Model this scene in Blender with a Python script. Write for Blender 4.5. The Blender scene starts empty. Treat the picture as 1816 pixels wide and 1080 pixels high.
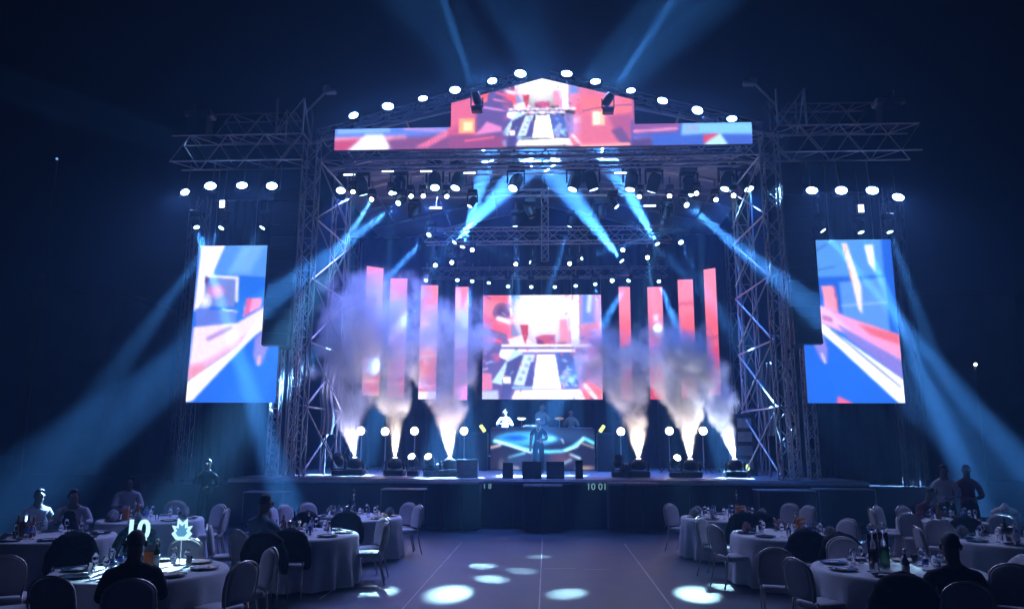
import bpy, bmesh, math, random
import numpy as np
from mathutils import Vector, Matrix, Quaternion, noise
random.seed(7)
R = math.radians
sc = bpy.context.scene
COL = sc.collection

# ------------------------------------------------------------------ camera
PW, PH, FPX = 1816, 1080, 1350.0
CAM_LOC = Vector((0.25, 0.0, 2.125))
cam = bpy.data.cameras.new('camera')
camera = bpy.data.objects.new('camera', cam)
COL.objects.link(camera)
cam.sensor_width = 36.0
cam.lens = 36.0 * FPX / PW
cam.clip_start = 0.05
cam.clip_end = 800.0
CAM_ROT = (Matrix.Rotation(R(2.93), 4, 'Z') @ Matrix.Rotation(R(100.5), 4, 'X') @ Matrix.Rotation(R(0.22), 4, 'Z'))
camera.matrix_world = Matrix.Translation(CAM_LOC) @ CAM_ROT
sc.camera = camera

# ------------------------------------------------------------------ world, exposure, sampling
world = bpy.data.worlds.new('World')
sc.world = world
world.use_nodes = True
wn = world.node_tree
sky = wn.nodes.new('ShaderNodeTexSky')
sky.sky_type = 'NISHITA'
sky.sun_disc = False
sky.sun_elevation = R(-5.0)
sky.sun_rotation = R(200)
bg = wn.nodes['Background']
wn.links.new(sky.outputs[0], bg.inputs[0])
bg.inputs[1].default_value = 0.06
sc.view_settings.view_transform = 'Standard'
sc.view_settings.look = 'None'
sc.view_settings.exposure = 0.0
sc.view_settings.gamma = 1.0
sc.cycles.use_denoising = True
sc.cycles.max_bounces = 10
sc.cycles.diffuse_bounces = 2
sc.cycles.glossy_bounces = 2
sc.cycles.transmission_bounces = 10
sc.cycles.transparent_max_bounces = 8
sc.cycles.volume_bounces = 2
sc.cycles.volume_step_rate = 1.0
sc.cycles.volume_max_steps = 96
sc.cycles.sample_clamp_indirect = 4.0
sc.cycles.caustics_reflective = False
sc.cycles.caustics_refractive = False

# ------------------------------------------------------------------ pixel helpers (photo pixel -> ray -> place)
_M3 = CAM_ROT.to_3x3()
def ray(px, py):
    return _M3 @ Vector(((px - PW / 2) / FPX, -(py - PH / 2) / FPX, -1.0))
def atY(px, py, Y):
    d = ray(px, py)
    return CAM_LOC + d * ((Y - CAM_LOC.y) / d.y)
def atZ(px, py, Z):
    d = ray(px, py)
    return CAM_LOC + d * ((Z - CAM_LOC.z) / d.z)

# ------------------------------------------------------------------ materials
def lin(c):
    return tuple(((x / 12.92) if x <= 0.04045 else ((x + 0.055) / 1.055) ** 2.4) for x in c)
MATS = {}
def mat(name, col, rough=0.6, metal=0.0, var=0.0, scale=6.0, bump=0.0, bscale=40.0, trans=0.0, ior=1.45, sheen=0.0, spec=0.5):
    m = bpy.data.materials.new(name)
    m.use_nodes = True
    nt = m.node_tree
    p = nt.nodes['Principled BSDF']
    p.inputs['Base Color'].default_value = (*col, 1)
    p.inputs['Roughness'].default_value = rough
    p.inputs['Metallic'].default_value = metal
    p.inputs['Specular IOR Level'].default_value = spec
    if trans:
        p.inputs['Transmission Weight'].default_value = trans
        p.inputs['IOR'].default_value = ior
    if sheen:
        p.inputs['Sheen Weight'].default_value = sheen
    tc = nt.nodes.new('ShaderNodeTexCoord')
    if var:
        n = nt.nodes.new('ShaderNodeTexNoise')
        n.inputs['Scale'].default_value = scale
        n.inputs['Detail'].default_value = 6
        nt.links.new(tc.outputs['Object'], n.inputs['Vector'])
        r = nt.nodes.new('ShaderNodeMapRange')
        r.inputs['From Min'].default_value = 0.3
        r.inputs['From Max'].default_value = 0.7
        r.inputs['To Min'].default_value = 1 - var
        r.inputs['To Max'].default_value = 1 + var
        nt.links.new(n.outputs[0], r.inputs[0])
        mx = nt.nodes.new('ShaderNodeVectorMath')
        mx.operation = 'SCALE'
        mx.inputs[0].default_value = col
        nt.links.new(r.outputs[0], mx.inputs['Scale'])
        nt.links.new(mx.outputs[0], p.inputs['Base Color'])
        r2 = nt.nodes.new('ShaderNodeMapRange')
        r2.inputs['To Min'].default_value = max(0.02, rough - 0.12)
        r2.inputs['To Max'].default_value = min(1, rough + 0.12)
        nt.links.new(n.outputs[0], r2.inputs[0])
        nt.links.new(r2.outputs[0], p.inputs['Roughness'])
    if bump:
        n2 = nt.nodes.new('ShaderNodeTexNoise')
        n2.inputs['Scale'].default_value = bscale
        n2.inputs['Detail'].default_value = 4
        nt.links.new(tc.outputs['Object'], n2.inputs['Vector'])
        b = nt.nodes.new('ShaderNodeBump')
        b.inputs['Strength'].default_value = bump
        b.inputs['Distance'].default_value = 0.02
        nt.links.new(n2.outputs[0], b.inputs['Height'])
        nt.links.new(b.outputs[0], p.inputs['Normal'])
    MATS[name] = m
    return m
def emat(name, col, strength):
    m = bpy.data.materials.new(name)
    m.use_nodes = True
    nt = m.node_tree
    nt.nodes.clear()
    o = nt.nodes.new('ShaderNodeOutputMaterial')
    e = nt.nodes.new('ShaderNodeEmission')
    e.inputs[0].default_value = (*col, 1)
    e.inputs[1].default_value = strength
    nt.links.new(e.outputs[0], o.inputs[0])
    MATS[name] = m
    return m
def screen_mat(name, strength):
    m = bpy.data.materials.new(name)
    m.use_nodes = True
    nt = m.node_tree
    nt.nodes.clear()
    o = nt.nodes.new('ShaderNodeOutputMaterial')
    e = nt.nodes.new('ShaderNodeEmission')
    a = nt.nodes.new('ShaderNodeAttribute')
    a.attribute_name = 'Col'
    nt.links.new(a.outputs['Color'], e.inputs[0])
    e.inputs[1].default_value = strength
    nt.links.new(e.outputs[0], o.inputs[0])
    MATS[name] = m
    return m

mat('floor', (0.036, 0.047, 0.066), 0.46, var=0.4, scale=1.3, bump=0.25, bscale=9)
mat('seam', (0.55, 0.55, 0.58), 0.5, var=0.35, scale=3)
mat('alu', (0.55, 0.54, 0.56), 0.42, 0.45, var=0.15, scale=4)
mat('alu_dark', (0.3, 0.29, 0.32), 0.45, 0.4, var=0.2, scale=4)
mat('black', (0.018, 0.018, 0.02), 0.45, var=0.25, scale=5)
mat('black_cloth', (0.014, 0.015, 0.02), 0.9, var=0.3, scale=3, bump=0.3, bscale=30, spec=0.15)
mat('drape', (0.028, 0.03, 0.042), 0.9, var=0.2, scale=2, spec=0.15)
mat('canopy', (0.34, 0.33, 0.38), 0.75, var=0.15, scale=1.2)
mat('deck', (0.30, 0.27, 0.29), 0.42, var=0.2, scale=2.2, bump=0.1, bscale=20)
mat('skirt', (0.05, 0.055, 0.075), 0.7, var=0.2, scale=2)
mat('trim', (0.6, 0.6, 0.64), 0.35, 0.5, var=0.1)
mat('case', (0.035, 0.036, 0.042), 0.6, var=0.25, scale=4)
mat('grille', (0.02, 0.021, 0.024), 0.55, 0.3, bump=0.5, bscale=160)
mat('cloth', (0.78, 0.77, 0.80), 0.85, var=0.06, scale=5, bump=0.15, bscale=35, sheen=0.2)
mat('chair_cover', (0.62, 0.60, 0.64), 0.85, var=0.08, scale=7, bump=0.12, bscale=70, sheen=0.2)
mat('chair_metal', (0.62, 0.58, 0.5), 0.3, 0.9)
mat('plate', (0.03, 0.03, 0.04), 0.2)
mat('napkin', (0.8, 0.79, 0.82), 0.9)
mat('napkin_pink', (0.75, 0.5, 0.5), 0.9)
mat('glass', (0.95, 0.97, 1.0), 0.03, trans=1.0, ior=1.18)
mat('glass_green', (0.06, 0.35, 0.1), 0.05, trans=0.85, ior=1.35)
mat('glass_dark', (0.012, 0.03, 0.015), 0.1)
mat('glass_amber', (0.45, 0.16, 0.04), 0.1, trans=0.4)
mat('foil', (0.75, 0.7, 0.6), 0.25, 0.9)
mat('juice', (0.95, 0.19, 0.01), 0.25)
mat('water_label', (0.08, 0.2, 0.7), 0.4)
mat('flower', (0.85, 0.32, 0.07), 0.8, var=0.3, scale=20)
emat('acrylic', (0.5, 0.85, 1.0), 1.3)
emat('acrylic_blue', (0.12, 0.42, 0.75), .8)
mat('jacket', (0.008, 0.009, 0.014), 0.9, bump=0.3, bscale=18, spec=0.15)
mat('skin_dark', (0.14, 0.075, 0.05), 0.5)
mat('skin_mid', (0.36, 0.2, 0.14), 0.5)
mat('hair', (0.006, 0.005, 0.005), 0.6, bump=0.6, bscale=90)
mat('suit_black', (0.01, 0.01, 0.014), 0.8, bump=0.2, bscale=14, spec=0.15)
mat('shirt_slate', (0.16, 0.27, 0.38), 0.85, bump=0.25, bscale=10, spec=0.15)
mat('shirt_pale', (0.62, 0.58, 0.66), 0.85, bump=0.25, bscale=10, spec=0.15)
mat('shirt_white', (0.75, 0.74, 0.8), 0.85, bump=0.25, bscale=10, spec=0.15)
mat('shirt_wine', (0.2, 0.035, 0.06), 0.85, bump=0.25, bscale=10, spec=0.15)
mat('shirt_khaki', (0.38, 0.34, 0.24), 0.85, bump=0.25, bscale=10, spec=0.15)
mat('trouser_dark', (0.02, 0.02, 0.028), 0.85, spec=0.15)
mat('gold', (0.8, 0.55, 0.2), 0.3, 0.9)
mat('eye', (0.5, 0.48, 0.46), 0.3)
mat('wall', (0.22, 0.2, 0.25), 0.9, var=0.2, scale=0.5)
mat('lens_dark', (0.02, 0.02, 0.03), 0.08)
mat('grey_box', (0.42, 0.42, 0.42), 0.6, var=0.2)
emat('lens_blue', (0.45, 0.78, 1.0), 9.0)
emat('lens_white', (0.8, 0.92, 1.0), 25.0)
emat('flood', (0.22, 0.42, 1.0), 36.0)
emat('backlight', (1.0, 0.95, 0.92), 30.0)
emat('batten', (0.75, 0.88, 1.0), 4.0)
emat('nozzle', (1.0, 0.96, 1.0), 12.0)
emat('amber_lamp', (1.0, 0.85, 0.35), 3.0)
emat('cue_light', (0.75, 1.0, 0.25), 2.0)
emat('far_lamp', (0.8, 0.9, 1.0), 14.0)
emat('far_blue', (0.2, 0.5, 1.0), 1.2)
emat('timer', (0.35, 0.75, 0.85), 0.5)
screen_mat('led_main', 1.5)
screen_mat('led_side', 1.3)
screen_mat('led_strip', 1.4)
screen_mat('led_riser', 2.3)

for _n in ('lens_blue', 'lens_white', 'batten', 'nozzle', 'cue_light', 'timer', 'far_lamp', 'far_blue'):
    MATS[_n].cycles.emission_sampling = 'NONE'     # small glowing faces; their light is the spot in the same lamp
# ------------------------------------------------------------------ mesh builder
class MB:
    def __init__(s):
        s.v, s.f, s.m, s.sm = [], [], [], []
    def add(s, vs, fs, mi=0, smooth=False):
        o = len(s.v)
        s.v += [tuple(v) for v in vs]
        for f in fs:
            s.f.append(tuple(i + o for i in f)); s.m.append(mi); s.sm.append(smooth)
        return s
    def box(s, a, b, mi=0, M=None):
        vs = [Vector((x, y, z)) for x in (a[0], b[0]) for y in (a[1], b[1]) for z in (a[2], b[2])]
        if M: vs = [M @ v for v in vs]
        return s.add(vs, [(0, 1, 3, 2), (4, 6, 7, 5), (0, 4, 5, 1), (2, 3, 7, 6), (0, 2, 6, 4), (1, 5, 7, 3)], mi)
    def bbox(s, a, b, r=0.01, mi=0, M=None):            # chamfered box
        a, b = Vector(a), Vector(b)
        c, h = (a + b) / 2, (b - a) / 2
        r = min(r, *(0.45 * x for x in h))
        bm = bmesh.new()
        bmesh.ops.create_cube(bm, size=2)
        for v in bm.verts: v.co = Vector((v.co.x * h.x, v.co.y * h.y, v.co.z * h.z)) + c
        bmesh.ops.bevel(bm, geom=bm.edges[:], offset=r, segments=1, affect='EDGES')
        bm.verts.index_update()
        vs = [(M @ v.co) if M else v.co.copy() for v in bm.verts]
        s.add(vs, [[v.index for v in f.verts] for f in bm.faces], mi)
        bm.free()
        return s
    def tube(s, pts, rad, n=8, mi=0, caps=True, flat=None):
        pts = [Vector(p) for p in pts]
        if not isinstance(rad, (list, tuple)): rad = [rad] * len(pts)
        rings, up = [], None
        for i, p in enumerate(pts):
            t = (pts[min(i + 1, len(pts) - 1)] - pts[max(i - 1, 0)]).normalized()
            if up is None:
                up = Vector((0, 0, 1)) if abs(t.z) < 0.9 else Vector((0, 1, 0))
            x = t.cross(up).normalized(); y = x.cross(t).normalized(); up = y
            fl = flat or 1.0
            rings.append([p + (x * math.cos(2 * math.pi * k / n) + y * math.sin(2 * math.pi * k / n) * fl) * rad[i] for k in range(n)])
        vs = [v for r in rings for v in r]
        fs = [(i * n + k, i * n + (k + 1) % n, (i + 1) * n + (k + 1) % n, (i + 1) * n + k) for i in range(len(pts) - 1) for k in range(n)]
        if caps:
            fs += [tuple(reversed(range(n))), tuple(range((len(pts) - 1) * n, len(pts) * n))]
        return s.add(vs, fs, mi, True)
    def lathe(s, prof, n=16, mi=0, M=None, caps=True):
        vs = []
        for r, z in prof:
            for k in range(n):
                v = Vector((r * math.cos(2 * math.pi * k / n), r * math.sin(2 * math.pi * k / n), z))
                vs.append(M @ v if M else v)
        fs = [(i * n + k, i * n + (k + 1) % n, (i + 1) * n + (k + 1) % n, (i + 1) * n + k) for i in range(len(prof) - 1) for k in range(n)]
        if caps:
            fs += [tuple(reversed(range(n))), tuple(range((len(prof) - 1) * n, len(prof) * n))]
        return s.add(vs, fs, mi, True)
    def mesh(s, name, mats):
        me = bpy.data.meshes.new(name)
        me.from_pydata(s.v, [], s.f)
        for m in (mats if isinstance(mats, (list, tuple)) else [mats]): me.materials.append(MATS[m])
        me.polygons.foreach_set('material_index', s.m)
        me.polygons.foreach_set('use_smooth', s.sm)
        me.update()
        return me
    def build(s, name, mats, parent=None, M=None):
        return link(name, s.mesh(name, mats), parent, M)
def link(name, me, parent=None, M=None):
    o = bpy.data.objects.new(name, me)
    COL.objects.link(o)
    if parent: o.parent = parent
    if M is not None: o.matrix_local = M
    return o
def tag(o, label=None, cat=None, group=None, kind=None):
    if label: o['label'] = label
    if cat: o['category'] = cat
    if group: o['group'] = group
    if kind: o['kind'] = kind
    return o
def thing(name, label, cat, loc=(0, 0, 0), rz=0.0, group=None):
    o = bpy.data.objects.new(name, None)
    COL.objects.link(o)
    o.empty_display_size = 0.2
    o.location = loc
    o.rotation_euler = (0, 0, rz)
    return tag(o, label, cat, group)
KIDS = {}
def copy_tree(o, parent=None):
    c = o.copy()
    COL.objects.link(c)
    if parent is not None: c.parent = parent
    for ch in o.children: copy_tree(ch, c)
    return c
_unit = {}
def bar(name, p, q, r, m, parent):                      # one straight tube, sharing one mesh per material
    if m not in _unit:
        _unit[m] = MB().tube([(0, 0, 0), (0, 0, 1)], 1.0, 6).mesh('tube', m)
    p, q = Vector(p), Vector(q)
    d = q - p
    M = Matrix.Translation(p) @ d.to_track_quat('Z', 'X').to_matrix().to_4x4() @ Matrix.Diagonal((r, r, d.length, 1))
    return link(name, _unit[m], parent, M)
def look_M(loc, direction):                             # local -Z looks along direction
    return Matrix.Translation(Vector(loc)) @ Vector(direction).to_track_quat('-Z', 'Y').to_matrix().to_4x4()

# ------------------------------------------------------------------ ground and far setting
ground = MB().add([(-120, -20, 0), (120, -20, 0), (120, 140, 0), (-120, 140, 0)], [(0, 1, 2, 3)]).build('ground', 'floor')
tag(ground, 'dark grey floor laid in long rolls with pale seams', None, None, 'structure')
def seam(px0, py0, px1, py1, w=0.022):
    a, b = atZ(px0, py0, 0.004), atZ(px1, py1, 0.004)
    t = (b - a).normalized(); nrm = Vector((-t.y, t.x, 0)) * w / 2
    n = max(2, int((b - a).length / 0.5)); vs = []
    for i in range(n + 1):
        c = a.lerp(b, i / n); k = 0.55 + 0.45 * random.random()
        vs += [c - nrm * k, c + nrm * k]
    MB().add(vs, [(2 * i, 2 * i + 2, 2 * i + 3, 2 * i + 1) for i in range(n)]).build('floor_seam', 'seam', ground)
seam(818, 962, 712, 1081); seam(962, 955, 956, 1082); seam(1107, 963, 1195, 1081)
seam(964, 1008, 1020, 1007, 0.03); seam(1035, 1009, 1085, 1009, 0.02); seam(880, 971, 958, 971, 0.012)
seam(621, 1024, 566, 1062, 0.03)

def building(label, px0, px1, pytop, Y, post=None):
    a, b = atY(px0, pytop, Y), atY(px1, pytop, Y)
    t = thing('building', label, 'building', ((a.x + b.x) / 2, Y, 0))
    w, h = (b.x - a.x) / 2, a.z
    MB().bbox((-w, 0, 0), (w, 9, h), 0.05).build('wall', 'wall', t)
    MB().bbox((-w - .15, -.15, h + .003), (w + .15, 9.1, h + .3), 0.03).build('parapet', 'wall', t)
    if post: MB().bbox((-w + .1, .3, h + .303), (-w + .8, 1, h + post), 0.03).build('chimney', 'wall', t)
building('plain walled building with a stub chimney, far behind the audience floor', 58, 205, 520, 52, 1.5)
building('low flat roofed building in the dark far behind the stage wing', 1622, 1800, 524, 52)

# ------------------------------------------------------------------ stage
YF, DZ = 20.9, 1.24
stage = thing('stage', 'wide raised concert stage with pale deck and black skirt', 'stage', (0, YF, 0))
def deck_piece(x0, x1, y0, y1, z0, z1, m, name): return MB().bbox((x0, y0, z0), (x1, y1, z1), 0.015).build(name, m, stage)
nx = 9
for i in range(nx):                                       # deck boards laid in modules 2 m wide
    for j in range(6):
        x0 = -8.55 + i * 1.9; y0 = 0.02 + j * 2.0
        deck_piece(x0 + .006, x0 + 1.894, y0 + .006, y0 + 1.994, DZ - .12, DZ - random.random() * .003, 'deck', 'deck_panel')
for i in range(11):                                       # skirt panels along the front
    x0 = -8.55 + i * 17.1 / 11
    deck_piece(x0 + .004, x0 + 17.1 / 11 - .004, -.05 - .004 * (i % 2), -.01, 0.01, DZ - .125, 'skirt', 'skirt_panel')
for s in (-1, 1):
    deck_piece(s * 8.57 if s > 0 else -11.2, 11.2 if s > 0 else -8.57, .3, 6, 0.0, 1.05, 'skirt', 'wing_platform')
deck_piece(-8.55, 8.55, -.06, .015, DZ - .122, DZ - .03, 'trim', 'edge_trim')
def flat_text(body, px, py, Y, h, m, parent, name):
    cu = bpy.data.curves.new(name, 'FONT'); cu.body = body; cu.size = h / 0.7; cu.extrude = 0.002
    o = bpy.data.objects.new('tmp', cu); COL.objects.link(o)
    bpy.context.view_layer.update()
    me = bpy.data.meshes.new_from_object(o.evaluated_get(bpy.context.evaluated_depsgraph_get()))
    bpy.data.objects.remove(o)
    me.materials.clear(); me.materials.append(MATS[m])
    p = atY(px, py, Y)
    return link(name, me, parent, Matrix.Translation(p - parent.location) @ Matrix.Rotation(R(90), 4, 'X'))
flat_text('10 01', 1040, 868, YF - .07, .17, 'timer', stage, 'lettering')
flat_text('1 8', 856, 866, YF - .07, .13, 'timer', stage, 'lettering')

# subwoofers in front of the stage
def sub(label, x0, x1, y, z1, group):
    t = thing('subwoofer', label, 'subwoofer', ((x0 + x1) / 2, y, 0), 0, group)
    w = (x1 - x0) / 2 - .008
    MB().bbox((-w, 0, .02), (w, .75, z1), 0.015).build('cabinet', 'case', t)
    MB().bbox((-w + .035, -.02, .08), (w - .035, -.003, z1 - .06), 0.008).build('grille', 'grille', t)
    MB().bbox((-w + .004, -.03, z1 - .05), (w - .004, -.004, z1 - .012), 0.006).build('edge_strip', 'trim', t)
    for s in (-1, 1): MB().bbox((s * w * .55 - .05, .1, 0), (s * w * .55 + .05, .6, .018), .003).build('foot', 'black', t)
for (pa, pb, lab) in ((756, 850, 'black subwoofer cabinet in the row of three by the pale floor monitor'), (1079, 1170, 'black subwoofer cabinet in the row of three under the timer digits')):
    a, b = atY(pa, 900, 20.05), atY(pb, 900, 20.05)
    for i in range(3):
        sub(lab, a.x + (b.x - a.x) * i / 3, a.x + (b.x - a.x) * (i + 1) / 3, 20.05, 1.2, 'subwoofers before the stage')
a, b = atY(927, 900, 19.95), atY(999, 900, 19.95)
for i in range(2): sub('black subwoofer cabinet below the singer at the middle of the stage front', a.x + (b.x - a.x) * i / 2, a.x + (b.x - a.x) * (i + 1) / 2, 19.9, 1.14, 'subwoofers before the stage')
def flight_case(label, pa, pb, pyt, Y):
    a, b = atY(pa, pyt, Y), atY(pb, pyt, Y)
    t = thing('flight_case', label, 'case', ((a.x + b.x) / 2, Y, 0), 0, 'flight cases along the stage front')
    w, h = (b.x - a.x) / 2, a.z
    MB().bbox((-w, 0, .12), (w, .6, h - .012), .02).build('body', 'case', t)
    MB().bbox((-w - .01, -.012, h - .01), (w + .01, .61, h + .02), .006).build('lid', 'trim', t)
    for s in (-1, 1):
        MB().bbox((s * w - .018, -.014, .13), (s * w + .018, .02, h - .014), .004).build('corner_strip', 'alu_dark', t)
        for yy in (.1, .5): MB().tube([(s * w * .8 - .02, yy, .06), (s * w * .8 + .02, yy, .06)], .06, 10).build('caster', 'black', t)
flight_case('low black flight case with pale lid beside the row of three subwoofers', 676, 753, 868, 20.2)
flight_case('black flight case with metal lid by the table with the slate blue shirt guest', 432, 503, 873, 20.2)
flight_case('black flight case with pale lid behind the table with the orange flowers', 1345, 1446, 870, 20.2)
flight_case('wide black flight case with metal lid under the stepped screen tower', 1452, 1552, 868, 20.2)

# ------------------------------------------------------------------ trusses
def frame_axes(d):
    d = d.normalized()
    up = Vector((0, 0, 1)) if abs(d.z) < 0.85 else Vector((0, 1, 0))
    x = d.cross(up).normalized(); y = x.cross(d).normalized()
    return x, y
def truss(label, p, q, w=0.5, h=None, bay=0.6, r=0.025, m='alu', group=None, cat='truss', name='truss', faces=(0, 1, 2, 3), rb=None):
    p, q = Vector(p), Vector(q); h = h or w; rb = rb or r * .6
    t = thing(name, label, cat, p, 0, group)
    d = q - p; x, y = frame_axes(d)
    cs = [x * w / 2 + y * h / 2, -x * w / 2 + y * h / 2, -x * w / 2 - y * h / 2, x * w / 2 - y * h / 2]
    for c in cs: bar('chord', c, c + d, r, m, t)
    n = max(1, round(d.length / bay))
    for k in range(4):
        if k not in faces: continue
        a, b = cs[k], cs[(k + 1) % 4]
        for i in range(n):
            u0, u1 = d * (i / n), d * ((i + 1) / n)
            s0, s1 = (a, b) if (i + k) % 2 else (b, a)
            bar('brace', s0 + u0, s1 + u1, rb, m, t)
    for i in range(0, n + 1, 2):
        a, b = cs[0] + d * (i / n), cs[1] + d * (i / n)
        bar('strut', a, b, rb, m, t)
    return t
LW = 'lighting wing over the screen with the pale diagonal'
RW = 'lighting wing over the screen with the twin stripes'
SIDE = {-1: 'by the pale ramp screen', 1: 'by the orange streak screen'}
for s in (-1, 1):
    sd = SIDE[s]
    X = lambda v: s * v - .12
    truss('long lower aluminium truss of the wing ' + sd, (X(6.9), 21.2, 10.75), (X(10.85), 21.2, 10.75), .75, .8, .55, .028)
    truss('short upper aluminium truss stacked above the wing ' + sd, (X(7.5), 22.1, 11.9), (X(10.0), 22.1, 11.9), .6, .7, .5, .026, 'alu_dark')
    truss('square truss tower head poking above the banner ' + sd, (X(7.3), 21.2, 11.17), (X(7.3), 21.2, 12.25), .8, .8, .9, .035)
    truss('main roof tower of box truss standing on the stage ' + sd, (X(6.75), 21.3, 1.25), (X(6.75), 21.3, 11.1), .42, .42, .5, .026)
    truss('rear roof tower of box truss inside the stage ' + sd, (X(6.9), 25.2, 1.25), (X(6.9), 25.2, 10.6), .5, .5, 1.1, .03, 'alu')
    truss('back corner tower of box truss by the curtain ' + sd, (X(7.9), 30.9, 1.25), (X(7.9), 30.9, 10.6), .5, .5, 1.1, .03, 'alu_dark')
    truss('slim ladder truss leg under the line array ' + sd, (X(7.12), 21.9, 1.25), (X(7.12), 21.9, 7), .26, .26, .32, .022)
    truss('slim outer ladder truss leg under the line array ' + sd, (X(7.62), 21.9, 1.25), (X(7.62), 21.9, 7), .26, .26, .32, .022)
    truss('slim truss mast at the outer edge ' + sd, (X(10.25), 22.0, 1.06), (X(10.25), 22.0, 9.6), .28, .28, .4, .02, 'alu_dark')
    truss('outermost thin truss mast ' + sd, (X(10.85), 22.6, 1.06), (X(10.85), 22.6, 9.6), .22, .22, .4, .018, 'alu_dark')
    # scaffold bracing between the towers
    t = thing('scaffold_brace', 'zigzag scaffold bars linking the roof towers ' + sd, 'scaffold', (X(6.6), 21.3, 1.25))
    n = 5
    for i in range(n):
        z0, z1 = i * 1.85 + .1, (i + 1) * 1.85 + .1
        bar('tube', (0, .2, z0), (-s * .12, 3.7, z1), .03, 'alu', t)
        bar('tube', (0, .2, z1), (-s * .12, 3.7, z1), .03, 'alu', t)
        bar('tube', (0, .2, z1), (-s * .6, 1.7, z0), .025, 'alu', t)
    # hoist arm on the tower top
    t = thing('tower_hoist', 'slanted hoist arm with pulley on the tower top ' + sd, 'hoist', (X(6.85), 21.2, 11.9))
    bar('arm', (s * .2, 0, 0), (-s * .45, 0, .75), .045, 'alu_dark', t)
    MB().tube([(-s * .5, -.08, .8), (-s * .5, .08, .8)], .13, 12).build('pulley', 'alu_dark', t)
    MB().bbox((-s * .62 - .15, -.1, .68), (-s * .62 + .15, .1, .78), .01).build('bracket', 'alu_dark', t)
    t = thing('hoist_motor', 'dark winch motor standing on the end of the wing truss ' + sd, 'winch', (X(10.2), 21.2, 11.2))
    MB().bbox((-.3, -.25, 0), (.3, .25, .62), .04).build('housing', 'case', t)
    MB().bbox((-.42, -.2, .625), (.42, .2, .85), .05).build('cover', 'alu_dark', t)
    bar('post', (s * .2, 0, .85), (s * .2, 0, 1.15), .03, 'alu_dark', t)
    # sloping gable truss with the floods
    truss('sloping gable truss carrying the row of floodlights ' + sd, (X(6.6), 21.5, 11.35), (X(0.35), 21.5, 13.1), .28, .3, .5, .02, 'alu_dark')
    # masking drape and line array
    t = thing('masking_drape', 'tall black masking drape hung behind the wing lamps ' + sd, 'drape', (X(8.9), 23.4, 1.06))
    vs = []; n = 64
    for i in range(n + 1):
        xx = -1.65 + 3.3 * i / n; yy = .07 * math.sin(i * 1.15) + .03 * math.sin(i * .37)
        vs += [(xx, yy, 0), (xx, yy, 8.9)]
    MB().add(vs, [(2 * i, 2 * i + 2, 2 * i + 3, 2 * i + 1) for i in range(n)], 0, True).build('cloth', 'drape', t)
    bar('rail', (-1.7, 0, 8.92), (1.7, 0, 8.92), .03, 'alu_dark', t)
    t = thing('line_array', 'tall hanging line array of black speaker cabinets ' + sd, 'speakers', (X(7.36), 21.3, 9.5))
    for i in range(13):
        z = -.36 * i; yy = -.004 * i * i * .4
        M = Matrix.Translation((0, yy, z)) @ Matrix.Rotation(R(-i * .55), 4, 'X')
        c = MB().bbox((-.37, -.25, -.345), (.37, .3, 0), .012, M=M).build('speaker_cabinet', 'black', t)
        MB().bbox((-.34, -.262, -.325), (.34, -.252, -.02), .003, M=M).build('grille', 'grille', c)
    bar('hanger', (-.3, 0, 0), (-.3, 0, .85), .02, 'alu_dark', t); bar('hanger', (.3, 0, 0), (.3, 0, .85), .02, 'alu_dark', t)

def yz(px, py, Y): return atY(px, py, Y).z
Z1 = yz(962, 292, 25.0)
Z2 = yz(962, 418, 28.5)
Z3 = yz(962, 484, 30.4)
truss('deep front header truss behind the top LED banner', (-6.7, 21.9, 10.95), (6.7, 21.9, 10.95), .6, .7, .7, .03, 'alu')
truss('long lighting truss under the roof hung with dark moving heads', (-6.7, 25, Z1), (6.7, 25, Z1), .5, .5, .6, .028, 'alu')
truss('second lighting truss across the roof with up-tilted beams', (-4.6, 28.5, Z2), (4.9, 28.5, Z2), .5, .55, .6, .026, 'alu')
truss('short lighting truss carrying the lamp row over the main screen', (-5.0, 30.4, Z3), (5.0, 30.4, Z3), .4, .4, .5, .022, 'alu_dark')
truss('middle roof truss spanning between the header and the lamps', (-6.5, 23.2, 11.15), (6.5, 23.2, 11.15), .4, .4, .7, .024, 'alu_dark')
pc0, pc1 = atY(966, 335, 26.2), atY(966, 462, 26.2)
truss('short vertical truss hanging in the middle under the roof', (pc0.x, 26.2, pc1.z), (pc0.x, 26.2, pc0.z), .24, .24, .3, .022, 'alu')
MB_ = thing('roof_beam', 'pair of thin beams crossing below the roof sheet', 'beam', (0, 27, Z2 + 1.1))
bar('tube', (-6.6, 0, 0), (6.6, 0, 0), .05, 'alu', MB_); bar('tube', (-6.6, .6, .45), (6.6, .6, .45), .05, 'alu', MB_)
# canopy
canopy = thing('stage_roof', 'grey gabled roof sheet stretched over the stage on rafters', 'roof', (0, 21.6, 11.45))
vs, fs = [], []
nxx, nyy = 28, 14
for j in range(nyy + 1):
    for i in range(nxx + 1):
        x = -7.4 + 14.8 * i / nxx; y = 2.85 + 8.85 * j / nyy
        z = 1.7 * (1 - abs(x) / 7.4) + .05 * math.sin(y * 2.75) * math.sin(x * 1.7) - .02 * y
        vs.append((x, y, z))
for j in range(nyy):
    for i in range(nxx):
        a0 = j * (nxx + 1) + i
        fs.append((a0, a0 + 1, a0 + nxx + 2, a0 + nxx + 1))
MB().add(vs, fs, 0, True).build('roof_sheet', 'canopy', canopy)
for j in range(6):
    y = .5 + j * 2.2
    for s in (-1, 1):
        bar('rafter', (s * 7.3, y, -.1 - .02 * y), (0, y, 1.58 - .02 * y), .06, 'alu', canopy)
for k in range(-3, 4):
    zz = 1.7 * (1 - abs(k * 2.1) / 7.4) - .16
    bar('purlin', (k * 2.1, .3, zz), (k * 2.1, 11.6, zz - .22), .035, 'alu', canopy)
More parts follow.
